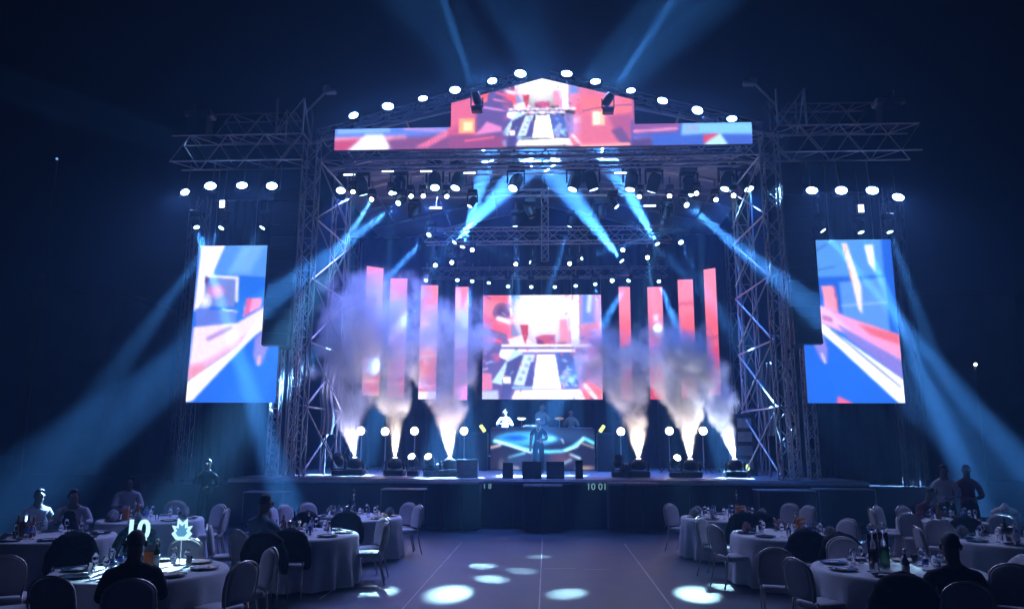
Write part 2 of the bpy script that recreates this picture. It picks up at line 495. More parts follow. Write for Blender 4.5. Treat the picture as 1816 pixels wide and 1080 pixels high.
# backdrop
bd = thing('backdrop_curtain', 'tall dark pleated curtain closing the back of the stage', 'curtain', (0, 32.6, DZ))
vs = []; n = 200
for i in range(n + 1):
    xx = -8.6 + 17.2 * i / n; yy = .1 * math.sin(i * 1.1) + .05 * math.sin(i * .41)
    vs += [(xx, yy, 0), (xx, yy, 10.0)]
MB().add(vs, [(2 * i, 2 * i + 2, 2 * i + 3, 2 * i + 1) for i in range(n)], 0, True).build('cloth', 'drape', bd)
bar('rail', (-8.7, 0, 10.02), (8.7, 0, 10.02), .04, 'alu_dark', bd)

# ------------------------------------------------------------------ LED pictures (drawn as colour per LED)
class Pic:
    """U, V: coordinates of every LED in the units of the drawing; colours in sRGB"""
    def __init__(s, U, V, base):
        s.U, s.V = U, V
        s.c = np.tile(np.array(base, float), U.shape + (1,))
    def mix(s, a, col):
        a = np.clip(a, 0, 1)[..., None]
        s.c = s.c * (1 - a) + np.array(col, float) * a
    def poly(s, pts, col, a=1.0, soft=0.0):
        pts = np.array(pts, float); n = len(pts)
        ins = np.zeros(s.U.shape, bool); dist = np.full(s.U.shape, 1e9)
        for i in range(n):
            x0, y0 = pts[i]; x1, y1 = pts[(i + 1) % n]
            cond = ((y0 > s.V) != (y1 > s.V))
            with np.errstate(divide='ignore', invalid='ignore'):
                xi = (x1 - x0) * (s.V - y0) / (y1 - y0 + 1e-12) + x0
            ins ^= cond & (s.U < xi)
            L2 = (x1 - x0) ** 2 + (y1 - y0) ** 2 + 1e-12
            t = np.clip(((s.U - x0) * (x1 - x0) + (s.V - y0) * (y1 - y0)) / L2, 0, 1)
            dist = np.minimum(dist, np.hypot(s.U - x0 - t * (x1 - x0), s.V - y0 - t * (y1 - y0)))
        sd = np.where(ins, dist, -dist)
        m = (sd > 0).astype(float) if soft <= 0 else np.clip(sd / soft + .5, 0, 1)
        s.mix(m * a, col)
    def rect(s, x0, y0, x1, y1, col, a=1.0, soft=0.0): s.poly([(x0, y0), (x1, y0), (x1, y1), (x0, y1)], col, a, soft)
    def blob(s, cx, cy, rx, ry, col, a=1.0, k=2.0):
        d = np.sqrt(((s.U - cx) / rx) ** 2 + ((s.V - cy) / ry) ** 2)
        s.mix(np.clip(1 - d, 0, 1) ** (1 / k) * a, col)
    def line(s, pts, w, col, a=1.0, soft=None):
        dist = np.full(s.U.shape, 1e9)
        for (x0, y0), (x1, y1) in zip(pts[:-1], pts[1:]):
            L2 = (x1 - x0) ** 2 + (y1 - y0) ** 2 + 1e-12
            t = np.clip(((s.U - x0) * (x1 - x0) + (s.V - y0) * (y1 - y0)) / L2, 0, 1)
            dist = np.minimum(dist, np.hypot(s.U - x0 - t * (x1 - x0), s.V - y0 - t * (y1 - y0)))
        soft = soft or w * .5
        s.mix(np.clip((w / 2 - dist) / soft + .5, 0, 1) * a, col)
    def streaks(s, ang, freq, amp, seed):
        rng = np.random.RandomState(seed)
        t = s.U * math.sin(ang) + s.V * math.cos(ang)
        w = sum(rng.rand() * np.sin(t * freq * (1 + 2 * rng.rand()) + rng.rand() * 6) for _ in range(5)) / 3
        s.c = np.clip(s.c * (1 + amp * w[..., None]), 0, 1)
    def linear(s, pale=.12):
        c = np.pad(np.clip(s.c, 0, 1), ((1, 1), (1, 1), (0, 0)), 'edge')
        c = (c[:-2, 1:-1] + c[2:, 1:-1] + c[1:-1, :-2] + c[1:-1, 2:] + 3 * c[1:-1, 1:-1]) / 7
        rng = np.random.RandomState(5)
        c = 1 - (1 - c) * (1 - pale)
        c = np.clip(c * (1 + .05 * (rng.rand(*c.shape[:2], 1) - .5)), 0, 1)
        return np.where(c <= 0.04045, c / 12.92, ((c + 0.055) / 1.055) ** 2.4)
def led_mesh(name, grids, m):
    """grids: list of (points[ny,nx,3], colours[ny,nx,3])"""
    V, F, Cc = [], [], []
    for P, c in grids:
        o = len(V); ny, nx_ = P.shape[:2]
        V += [tuple(v) for v in P.reshape(-1, 3)]; Cc.append(c.reshape(-1, 3))
        F += [(o + j * nx_ + i, o + (j + 1) * nx_ + i, o + (j + 1) * nx_ + i + 1, o + j * nx_ + i + 1) for j in range(ny - 1) for i in range(nx_ - 1)]
    me = bpy.data.meshes.new(name)
    me.from_pydata(V, [], F)
    at = me.color_attributes.new('Col', 'FLOAT_COLOR', 'POINT')
    c = np.concatenate(Cc); c = np.concatenate([c, np.ones((len(c), 1))], 1)
    at.data.foreach_set('color', c.astype(np.float32).ravel())
    me.materials.append(MATS[m])
    me.update()
    return me

WH = (1, .97, .99); PK = (.98, .45, .52); RED = (.93, .2, .26); HOT = (1, .72, .8); NAVY = (.1, .14, .42); BLU = (.2, .42, .9); LBL = (.55, .78, 1); IND = (.36, .34, .68); CY = (.7, .9, .95)
def draw_scene(p):
    """the burst-of-light corridor picture; drawing units x 85..1185, y 75..1020"""
    p.poly([(60, 60), (420, 60), (420, 540), (60, 540)], (.9, .3, .38))
    p.blob(180, 200, 160, 90, (.98, .5, .55), .9); p.blob(260, 230, 90, 90, (.2, .12, .36), 1, 3)
    p.poly([(60, 330), (300, 400), (330, 540), (60, 470)], (.36, .24, .5), .9, 30)
    p.line([(90, 350), (340, 420)], 40, (.9, .25, .35)); p.line([(85, 455), (250, 500)], 24, (.98, .2, .4))
    p.poly([(60, 500), (420, 540), (420, 1030), (60, 1030)], (.3, .24, .55), 1, 20)
    p.poly([(60, 780), (170, 790), (180, 930), (60, 960)], (.85, .42, .62), 1, 12); p.poly([(60, 950), (230, 940), (240, 1030), (60, 1030)], (.75, .8, .92), .9, 20)
    p.poly([(860, 60), (1210, 60), (1210, 560), (860, 560)], (.75, .55, .8), 1, 20)
    p.poly([(1010, 60), (1110, 60), (1120, 330), (1000, 340)], (.35, .48, .88), 1, 40); p.line([(1085, 70), (1070, 220)], 40, (.85, .9, 1), .9, 30)
    p.poly([(1000, 360), (1210, 330), (1210, 620), (1000, 560)], (.92, .42, .55), .9, 40); p.poly([(1080, 480), (1210, 470), (1210, 640), (1040, 650)], (.95, .3, .38), .95, 30)
    p.poly([(1000, 620), (1210, 600), (1210, 1030), (960, 1030)], (.78, .5, .78), 1, 40); p.poly([(1020, 860), (1210, 920), (1210, 1030), (1000, 1030)], (.95, .4, .48), 1, 30)
    p.line([(1030, 900), (1120, 1010)], 40, (1, .9, .95)); p.poly([(1040, 680), (1180, 610), (1180, 720), (1050, 730)], (1, .75, .85), .9, 20)
    p.poly([(330, 60), (440, 60), (440, 240), (340, 240)], (.15, .45, .85), 1, 8); p.line([(340, 80), (350, 270)], 18, (1, .95, 1))
    p.poly([(840, 120), (930, 120), (930, 360), (830, 360)], (.45, .45, .8), 1, 20); p.poly([(800, 75), (880, 75), (870, 120), (810, 130)], (.95, .3, .4))
    p.poly([(890, 60), (985, 60), (985, 540), (910, 540)], WH, 1, 10); p.line([(985, 80), (985, 500)], 12, (.6, .4, .6), .8)
    p.line([(230, 290), (330, 320), (430, 300), (520, 270)], 46, (1, .9, .97)); p.blob(430, 320, 110, 90, (.92, .6, .8), .9)
    p.poly([(350, 350), (440, 350), (430, 480), (350, 450)], (.45, .5, .75), .9, 10)
    p.poly([(320, 480), (450, 440), (560, 520), (340, 540)], (1, .85, .9), 1, 10)
    p.blob(650, 250, 290, 300, WH, 1, 4); p.blob(640, 180, 330, 170, WH, .9, 3)
    p.poly([(430, 350), (510, 350), (505, 440), (480, 530), (455, 450)], (.72, .14, .22), 1, 6)
    p.poly([(570, 460), (650, 440), (760, 440), (760, 525), (590, 525)], (.72, .25, .42), 1, 12); p.poly([(800, 300), (860, 300), (900, 500), (800, 510)], (.9, .5, .65), .9, 20)
    p.poly([(590, 470), (640, 500), (660, 525), (590, 525)], (.4, .12, .35), 1, 6)
    p.rect(260, 528, 1080, 552, (1, .96, .99), 1, 4); p.rect(280, 553, 930, 570, (.32, .24, .45), 1, 3); p.rect(410, 572, 940, 600, WH, 1, 3); p.rect(440, 602, 760, 616, (.35, .3, .65), 1, 3)
    p.poly([(255, 570), (385, 570), (360, 690), (230, 640)], WH, 1, 10); p.blob(215, 650, 40, 50, (.7, .25, .5))
    p.poly([(380, 570), (460, 610), (300, 900), (170, 870)], (.72, .88, .95), 1, 8)
    p.poly([(310, 690), (440, 620), (470, 640), (370, 900), (330, 1010), (260, 1010), (270, 850), (300, 760)], (.2, .18, .45), 1, 6)
    p.rect(275, 820, 345, 880, WH, 1, 5); p.poly([(470, 620), (570, 620), (480, 900), (370, 890)], (.78, .88, .97), 1, 6)
    for q in range(4): p.blob(520 - q * 28, 660 + q * 60, 26, 22, (.45, .52, .75), .9)
    p.poly([(530, 690), (590, 690), (550, 910), (470, 900)], (.22, .2, .52), 1, 5); p.blob(575, 740, 20, 40, (.8, .5, .6), .8)
    p.poly([(360, 905), (560, 905), (560, 930), (360, 930)], (.5, .7, .9), 1, 4)
    p.poly([(590, 620), (755, 620), (810, 930), (545, 930)], (.99, .99, .98), 1, 6)
    p.poly([(350, 1025), (390, 940), (980, 930), (1030, 1025)], WH, 1, 8)
    p.poly([(760, 600), (880, 600), (980, 700), (960, 920), (830, 930), (790, 820)], (.22, .3, .66), 1, 10)
    for q in range(26):
        rx = random.Random(q); p.blob(800 + 150 * rx.random(), 640 + 270 * rx.random(), 14 + 26 * rx.random(), 10 + 24 * rx.random(), (.45 + .4 * rx.random(), .6 + .3 * rx.random(), .95), .8)
    p.poly([(920, 590), (1035, 600), (1030, 860), (960, 900)], (.5, .45, .75), .75, 20)
    rg = random.Random(11); keep = p.c.copy()
    for q in range(150):
        x, y = rg.uniform(85, 1185), rg.uniform(75, 1020)
        if 480 < x < 800 and (y < 440 or y > 610): continue
        dx, dy = (x - 650) * rg.uniform(.02, .12), (y - 480) * rg.uniform(.02, .12)
        p.line([(x, y), (x + dx, y + dy)], rg.uniform(5, 16), rg.choice(((1, .85, .92), (.95, .3, .42), (.2, .16, .42), (.6, .75, 1), (.85, .45, .65))), rg.uniform(.4, .9))

# main screen
a, b = atY(857, 524, 31), atY(1069, 708, 31)
t = thing('led_wall', 'big bright LED wall showing a white burst over a corridor, behind the singer', 'screen', ((a.x + b.x) / 2, 31, b.z))
w, h = (b.x - a.x) / 2, a.z - b.z
nu, nv = 112, 96
uu, vv = np.meshgrid(np.linspace(0, 1, nu), np.linspace(0, 1, nv))
p = Pic(85 + 1100 * uu, 75 + 945 * vv, (.5, .3, .5)); draw_scene(p)
P = np.stack([-w + 2 * w * uu, np.zeros_like(uu), h * (1 - vv)], -1)
link('display', led_mesh('display', [(P, p.linear(.14))], 'led_main'), t)
MB().bbox((-w - .02, .006, -.02), (w + .02, .16, h + .02), .01).build('housing', 'black', t)
for k in range(5):
    bar('hanger', (-w + 2 * w * k / 4, .1, h), (-w + 2 * w * k / 4, .1, h + .9), .015, 'alu_dark', t)

# gable banner
t = thing('led_banner', 'long LED banner with a peaked middle crowning the stage roof', 'screen', (0, 21.0, 10.68))
def bx(px, py): return atY(px, py, 21.0) - Vector((0, 21.0, 10.68))
x0, x1 = bx(593, 258).x, bx(1335, 258).x
gx0, gx1 = bx(800, 200).x, bx(1125, 200).x
zb, zw, zs, za = 0.0, .66, 1.42, 2.15
def pic_banner(U, V):            # drawing units = photo pixels
    p = Pic(U, V, (.42, .2, .42))
    p.poly([(590, 200), (800, 200), (800, 238), (590, 240)], (.27, .42, .85), 1, 10)
    p.line([(600, 226), (690, 224)], 8, (.45, .65, .98)); p.line([(720, 222), (800, 228)], 6, (.75, .5, .75), .8)
    p.line([(593, 240), (720, 238)], 8, (.95, .55, .65), .9, 5); p.poly([(593, 242), (640, 240), (640, 262), (593, 262)], (.7, .2, .38), 1, 6)
    p.poly([(650, 232), (680, 232), (700, 262), (615, 262)], (.93, .94, 1), 1, 6)
    p.poly([(700, 240), (800, 232), (800, 265), (690, 265)], (.42, .2, .42), .8, 10)
    for q in range(4): p.line([(742 + q * 6, 256), (795 + q * 6, 228)], 2.5, (.95, .4, .55), .9)
    p.poly([(798, 170), (890, 120), (890, 236), (798, 236)], (.72, .25, .42), 1, 4); p.poly([(800, 180), (860, 160), (860, 200), (800, 225)], (.85, .32, .45), .8, 12)
    p.poly([(848, 170), (900, 140), (930, 200), (900, 240), (850, 235)], (.3, .22, .5), 1, 8); p.poly([(856, 165), (870, 160), (868, 176), (856, 180)], (.97, .3, .3))
    p.line([(862, 186), (905, 194)], 3, (.9, .5, .75)); p.line([(880, 172), (925, 182)], 3, (.9, .5, .7)); p.line([(885, 160), (920, 172)], 4, (.85, .3, .45))
    p.rect(818, 206, 846, 232, (1, .62, .38), 1, 3); p.rect(826, 212, 842, 228, (1, .85, .62), 1, 3)
    p.poly([(845, 236), (895, 230), (895, 222), (868, 212), (858, 224)], (.85, .45, .7), 1, 4)
    p.poly([(800, 238), (925, 238), (925, 264), (800, 264)], (.5, .2, .42), 1, 6); p.line([(830, 246), (880, 240)], 4, (.85, .3, .45)); p.line([(900, 250), (930, 246)], 6, (.35, .25, .55))
    p.poly([(1020, 120), (1128, 170), (1128, 262), (1020, 262)], (.82, .35, .48), 1, 6); p.poly([(1035, 170), (1125, 182), (1125, 205), (1040, 200)], (.95, .38, .42), 1, 10)
    p.line([(1040, 196), (1080, 188), (1125, 186)], 3, (.5, .25, .45)); p.poly([(1085, 205), (1128, 200), (1128, 245), (1100, 245)], (.62, .25, .45), 1, 10)
    p.rect(1056, 197, 1078, 222, (1, .75, .6), 1, 3); p.rect(1059, 198, 1069, 220, (1, .95, .85), 1, 2); p.poly([(1090, 232), (1106, 225), (1128, 255), (1110, 262)], (.36, .22, .45), 1, 6)
    p.line([(1035, 258), (1120, 256)], 5, (1, .6, .6))
    p2 = Pic(85 + 1100 * (U - 880) / 165, 75 + 945 * (V - 128) / 128, (0, 0, 0)); draw_scene(p2)
    m = np.clip(np.minimum((U - 893) / 14, (1040 - U) / 14), 0, 1)[..., None]
    p.c = p.c * (1 - m) + p2.c * m
    p.poly([(1125, 215), (1340, 215), (1340, 265), (1125, 265)], (.16, .3, .72), 1, 0)
    p.poly([(1125, 215), (1215, 215), (1205, 236), (1125, 240)], (.45, .22, .5), 1, 8); p.line([(1130, 234), (1205, 230)], 4, (.95, .55, .7)); p.line([(1130, 246), (1160, 246)], 3, (.7, .5, .8))
    p.poly([(1215, 221), (1340, 221), (1340, 242), (1250, 240), (1212, 242)], (.42, .72, .92), 1, 4); p.poly([(1220, 224), (1240, 222), (1245, 236), (1216, 240)], (.5, .62, .85), 1, 4)
    p.poly([(1125, 248), (1160, 244), (1160, 264), (1125, 264)], (.25, .16, .4), 1, 8)
    p.poly([(1250, 242), (1280, 240), (1262, 254), (1250, 256)], (.8, .15, .25), 1, 2); p.poly([(1262, 250), (1280, 240), (1294, 262), (1248, 262)], (.65, .86, .9), 1, 3)
    return p
def strip_grid(xa, xb, nu, nv, topf):
    uu, vv = np.meshgrid(np.linspace(0, 1, nu), np.linspace(0, 1, nv))
    X = xa + (xb - xa) * uu
    T = np.vectorize(topf)(X)
    Zz = T * (1 - vv) + zb * vv
    Upx = 593 + (X - x0) / (x1 - x0) * 742
    Vpx = 259 - Zz * 57.5
    return np.stack([X, np.zeros_like(X), Zz], -1), pic_banner(Upx, Vpx).linear()
gm = (gx0 + gx1) / 2
grids = [strip_grid(x0, gx0, 90, 14, lambda x: zw), strip_grid(gx1, x1, 90, 14, lambda x: zw)]
gt = lambda x: zs + (za - zs) * (1 - abs(x - gm) / ((gx1 - gx0) / 2))
grids += [strip_grid(gx0, gm, 90, 50, gt), strip_grid(gm, gx1, 90, 50, gt)]
link('display', led_mesh('display', grids, 'led_main'), t)
mb = MB(); pts = [(x0, zb), (x1, zb), (x1, zw), (gx1, zw), (gx1, zs), (gm, za), (gx0, zs), (gx0, zw), (x0, zw)]
n = len(pts); vs = [(x, .01, z) for x, z in pts] + [(x, .15, z) for x, z in pts]
mb.add(vs, [tuple(range(n)), tuple(reversed(range(n, 2 * n)))] + [(i, i + n, (i + 1) % n + n, (i + 1) % n) for i in range(n)])
mb.build('housing', 'black', t)

# stepped side screens
def side_screen(s):
    cx = 0
    Y = 20.95
    # half outline in |x|: outer edge 9.85, upper inner edge 7.8, lower inner edge 7.27
    xo, xi, xl, z0, zm, z1 = 9.82, 7.78, 7.27, 3.28, 4.93, 7.79
    lab = ('tall stepped LED screen with a broad pale ramp rising across blue' if s < 0 else 'tall stepped LED screen with an orange streak and falling pale stripes')
    t = thing('led_screen', lab, 'screen', (s * 8.6 - .13, Y, z0), 0, None)
    def pic(U, V):
        p = Pic(U, V, (.1, .36, .85))
        if s < 0:             # units of the left crop: x 20..575, y 65..1020
            p.blob(330, 850, 420, 330, (.12, .44, .96), .8); p.poly([(60, 60), (540, 60), (540, 270), (160, 240)], (.3, .56, .92), 1, 10); p.poly([(320, 270), (540, 270), (540, 440), (300, 480)], (.1, .4, .88), 1, 12)
            p.poly([(100, 50), (240, 50), (160, 260), (80, 470), (60, 470)], WH, 1, 8); p.poly([(330, 60), (470, 60), (380, 240), (260, 240)], (.55, .78, 1), .5, 40)
            p.poly([(125, 250), (325, 255), (300, 450), (120, 440)], (.42, .5, .82), 1, 6); p.line([(140, 252), (310, 268), (312, 410)], 16, (.95, .95, 1)); p.blob(190, 350, 60, 50, (.95, .5, .72)); p.poly([(125, 260), (150, 260), (125, 340)], (.3, .2, .5)); p.blob(120, 410, 50, 60, WH)
            p.poly([(70, 455), (315, 470), (310, 555), (70, 570)], (.35, .45, .85), 1, 5); p.line([(230, 462), (315, 475)], 8, (1, .98, .9)); p.poly([(60, 570), (320, 545), (520, 420), (520, 560), (40, 880), (30, 880)], (.98, .86, .95), 1, 10)
            p.poly([(370, 395), (460, 390), (455, 450), (350, 510)], (.97, .55, .68), 1, 5); p.poly([(370, 395), (400, 395), (390, 490), (355, 510)], (.85, .3, .5), 1, 5); p.line([(150, 640), (280, 575)], 24, (.6, .4, .7), .9, 20)
            p.poly([(30, 820), (200, 740), (400, 600), (420, 620), (80, 880), (25, 900)], (.88, .6, .75), .8, 30); p.blob(80, 840, 80, 60, (.92, .5, .58), .9)
            p.poly([(515, 420), (525, 520), (400, 650), (60, 1010), (10, 1020), (25, 900), (330, 690)], (1, 1, .98), 1, 8)
            p.poly([(430, 640), (515, 560), (515, 680), (480, 790), (445, 800), (425, 740)], (.62, .55, .88), .85, 14); p.line([(462, 750), (458, 795)], 14, (1, .75, .75))
        else:                  # units of the right crop: x 45..595, y 75..1030
            p.blob(250, 900, 420, 300, (.1, .42, .95), .8); p.poly([(80, 60), (540, 60), (540, 290), (80, 300)], (.3, .58, .9), 1, 20); p.line([(100, 170), (220, 100)], 10, (.18, .4, .78)); p.line([(110, 265), (260, 235)], 10, (.2, .42, .8))
            p.poly([(275, 330), (545, 300), (545, 620), (280, 520)], (.36, .6, .92), .9, 14); p.line([(280, 470), (540, 450)], 12, (.6, .75, .97), .7)
            p.poly([(305, 95), (335, 95), (400, 350), (395, 520), (375, 490), (345, 300)], (1, .93, .9), 1, 8); p.line([(322, 110), (350, 330)], 8, (1, .65, .5), .8); p.poly([(440, 110), (490, 105), (490, 270), (455, 220)], WH, 1, 12)
            p.poly([(170, 350), (235, 348), (258, 510), (180, 480)], (.98, .6, .72), 1, 5); p.line([(245, 360), (258, 500)], 10, (.8, .35, .55))
            p.poly([(90, 440), (300, 530), (600, 640), (600, 800), (300, 640), (90, 540)], (.95, .6, .8), 1, 8); p.poly([(370, 580), (600, 640), (600, 700), (430, 640)], (.92, .38, .48), .9, 14); p.poly([(90, 440), (200, 490), (330, 620), (90, 540)], (.98, .75, .85), .8, 12)
            p.poly([(250, 580), (600, 790), (600, 900), (300, 660)], (.5, .42, .78), 1, 16); p.poly([(160, 520), (220, 540), (220, 570), (160, 550)], (.72, .35, .55), .9, 10)
            p.poly([(95, 530), (200, 600), (600, 900), (600, 1030), (560, 1030), (230, 700), (100, 580)], (1, 1, .97), 1, 5); p.line([(210, 610), (400, 780), (580, 940)], 9, (.42, .45, .62))
            p.poly([(95, 590), (160, 640), (180, 720), (170, 800), (140, 790), (95, 680)], (.6, .52, .88), .85, 14); p.line([(145, 750), (160, 800)], 12, (.9, .85, 1)); p.poly([(220, 990), (310, 1035), (210, 1035)], (.95, .4, .62), 1, 5)
        return p
    def grid(xa, xb, za_, zb_, nu, nv):
        uu, vv = np.meshgrid(np.linspace(0, 1, nu), np.linspace(0, 1, nv))
        X = xa + (xb - xa) * uu; Zz = za_ + (zb_ - za_) * vv
        f = (z1 - Zz) / (z1 - z0)
        if s < 0:
            U = 20 + (X + xo) / (xo - xl) * 555 + 62 * (1 - f) * (1 - (X + xo) / (xo - xl)) ; V = 65 + 955 * f
        else:
            U = 45 + (X - xl) / (xo - xl) * 550; V = 75 + 955 * f
        return np.stack([X - s * 8.6, np.zeros_like(X), Zz - z0], -1), pic(U, V).linear(.06)
    if s < 0: g = [grid(-xo, -xi, z1, zm, 50, 70), grid(-xo, -xl, zm, z0, 60, 42)]
    else: g = [grid(xi, xo, z1, zm, 50, 70), grid(xl, xo, zm, z0, 60, 42)]
    link('display', led_mesh('display', g, 'led_side'), t)
    c = s * 8.6
    MB().bbox((min(s * xo, s * xi) - c, .01, zm - z0 + .003), (max(s * xo, s * xi) - c, .16, z1 - z0), .008).build('housing', 'black', t)
    MB().bbox((min(s * xo, s * xl) - c, .01, 0), (max(s * xo, s * xl) - c, .16, zm - z0), .008).build('housing', 'black', t)
    for k in (8.2, 9.4): bar('hanger', (s * k - c, .1, z1 - z0), (s * k - c, .1, 10.4 - z0), .014, 'alu_dark', t)
side_screen(-1); side_screen(1)

# vertical LED strips
STR = [(653, 678, 474, 27.6, 38), (693, 722, 494, 28.8, 8), (747, 777, 506, 29.7, 4), (808, 831, 509, 30.3, 0), (1097, 1117, 509, 30.3, 0), (1148, 1174, 509, 29.7, -4), (1202, 1228, 496, 28.8, -8), (1249, 1267, 477, 27.6, -38)]
SN = ['outermost narrow pink LED column turned inward by the lavender smoke', 'wide pink LED column above the third smoke machine cloud', 'pink LED column with a white foot between the smoke clouds', 'pink LED column with a bright white patch beside the main screen',
      'slim red LED column with pale block beside the main screen', 'pink LED column with a smooth rose gradient behind thick smoke', 'wide red LED column with ripple marks', 'outermost narrow pink LED column turned inward by the rear roof tower']
for i, (xa, xb, yt, Y, ang) in enumerate(STR):
    pa, pb = atY(xa, yt, Y), atY(xb, yt, Y)
    z1 = pa.z; z0 = 3.9
    cw = (pb.x - pa.x) / 2 / max(.55, math.cos(R(ang)))
    t = thing('led_column', SN[i], 'screen', ((pa.x + pb.x) / 2, Y, z0), R(ang), 'pink LED columns beside the main screen')
    nu, nv = 8, 70
    uu, vv = np.meshgrid(np.linspace(0, 1, nu), np.linspace(0, 1, nv))
    p = Pic(uu, vv, (.95, .42, .5))
    rr = random.Random(50 + i)
    p.rect(-1, -1, 2, .25, (.97, .5, .62), 1, .2)
    if i < 4:
        p.blob(.5, .38, 1.2, .22, (1, .82, .86), .9); p.rect(-1, .62, 2, .78, (.93, .25, .34), .9, .05); p.line([(-.2, .64), (1.2, .62)], .02, (1, .8, .85)); p.rect(-1, .8, 2, 1.1, (.75, .25, .45), .9, .05); p.line([(-.2, .9), (1.2, .88)], .02, (1, .75, .8), .8)
        if i == 2: p.rect(-1, .94, 2, 1.1, WH)
        if i == 3: p.rect(.1, .22, 1.1, .5, (1, .96, .92), 1, .1); p.rect(-1, .72, 2, 1.1, (.98, .42, .62))
    else:
        p.rect(-1, .35, 2, .6, (.93, .32, .4), 1, .2); p.rect(-1, .6, 2, 1.1, (.8, .2, .34), 1, .15); p.line([(-.2, .56), (1.2, .54)], .02, (.7, .2, .4))
        if i == 4: p.rect(0, .55, .9, .74, (1, .8, .72), 1, .03)
        if i == 6: p.line([(0, .22), (.3, .2), (.5, .22), (.8, .19), (1, .22)], .02, (.8, .25, .4))
    P = np.stack([-cw + 2 * cw * uu, np.zeros_like(uu), (z1 - z0) * (1 - vv)], -1)
    link('display', led_mesh('display', [(P, p.linear(.1))], 'led_strip'), t)
    MB().bbox((-cw - .01, .008, -.01), (cw + .01, .1, z1 - z0 + .01), .006).build('housing', 'black', t)
    bar('stand', (0, .08, -(z0 - DZ)), (0, .08, 0), .03, 'black', t)

# band riser with LED fascia
t = thing('band_riser', 'curved riser with blue swirling LED fascia behind the singer', 'riser', (0, 28.6, DZ))
ra, rb_ = atY(868, 800, 28.2), atY(1056, 800, 28.2)
w = (rb_.x - ra.x) / 2; cx = (ra.x + rb_.x) / 2; t.location.x = cx
nu, nv = 90, 34
uu, vv = np.meshgrid(np.linspace(0, 1, nu), np.linspace(0, 1, nv))
X = -w + 2 * w * uu
Yc = -.85 * (1 - (X / w) ** 2) + .1
hh = 1.5
P = np.stack([X, Yc, .03 + hh * (1 - vv)], -1)
p = Pic(100 + 810 * uu, 235 + 325 * vv, (.1, .11, .2))    # units of the crop
p.blob(500, 300, 500, 70, (.16, .3, .5), .8); p.blob(380, 320, 260, 60, (.25, .68, .9), 1, 3); p.blob(300, 315, 110, 26, (.08, .26, .75), 1, 2); p.blob(560, 320, 60, 26, (.5, .85, .95))
p.line([(130, 340), (240, 360), (340, 390), (440, 410), (560, 420), (660, 415), (740, 380), (830, 315), (900, 350)], 26, (.35, .78, .92), 1, 14); p.line([(140, 335), (250, 370), (420, 425)], 16, (.85, .96, 1), .9, 12)
p.line([(820, 310), (770, 380), (680, 412)], 12, (.85, .97, 1), .9, 8); p.line([(250, 465), (370, 430)], 18, (.4, .8, .92), 1, 10); p.line([(560, 560), (640, 520), (720, 480)], 20, (.45, .8, .95), 1, 10); p.line([(720, 440), (790, 470)], 18, (.7, .9, .98), .9, 12)
p.line([(220, 530), (320, 545)], 26, (.7, .72, .7), .9, 14); p.blob(190, 520, 30, 60, (.5, .5, .5), .8); p.blob(830, 545, 90, 24, (.6, .5, .4), .9); p.line([(100, 390), (180, 370)], 18, (.8, .72, .7), .9, 10); p.line([(800, 350), (900, 385)], 16, (.6, .55, .55), .8); p.line([(650, 320), (668, 350)], 10, (.65, .75, .85))
p.poly([(100, 400), (440, 460), (440, 560), (100, 560)], (.16, .14, .2), .5, 60); p.blob(650, 470, 120, 60, (.4, .25, .32), .7)
link('display', led_mesh('display', [(P, p.linear(.0))], 'led_riser'), t)
mb = MB(); n = 24
xs = [-w + 2 * w * i / n for i in range(n + 1)]
fr = [(x, -.85 * (1 - (x / w) ** 2) + .115) for x in xs]
vs = [(x, y, 0) for x, y in fr] + [(x, y, hh + .02) for x, y in fr] + [(x, y + .12, hh + .02) for x, y in fr] + [(x, y + .12, 0) for x, y in fr]
k = n + 1
mb.add(vs, [(i + a_ * k, i + 1 + a_ * k, i + 1 + ((a_ + 1) % 4) * k, i + ((a_ + 1) % 4) * k) for i in range(n) for a_ in range(4)] + [(0, k, 2 * k, 3 * k), (n, 3 * k + n, 2 * k + n, k + n)])
mb.build('fascia_wall', 'black', t)
MB().bbox((-w - .25, .25, 0), (w + .25, 2.6, .5), .02).build('platform', 'black', t)
MB().bbox((-w + .1, -.45, hh + .023), (w - .1, -.25, hh + .05), .01).build('ledge', 'alu_dark', t)
for s in (-1, 1):
    t = thing('side_tower', 'black speaker tower with a green cue lamp at the ' + ('plain' if s < 0 else 'rippled') + ' end of the band riser', 'speaker', (cx + s * (w + .35), 28.1, DZ))
    MB().bbox((-.3, -.3, 0), (.3, .3, 1.35), .02).build('cabinet', 'black', t)
    MB().bbox((-.26, -.32, .06), (.26, -.305, 1.28), .006).build('grille', 'grille', t)
    M = Matrix.Translation((-s * .12, -.2, 1.5)) @ Matrix.Rotation(R(s * 35), 4, 'Y')
    MB().bbox((-.06, -.05, -.14), (.06, .05, .14), .015, M=M).build('cue_lamp', 'cue_light', t)
    bar('stalk', (-s * .12, -.2, 1.35), (-s * .12, -.2, 1.42), .015, 'black', t)

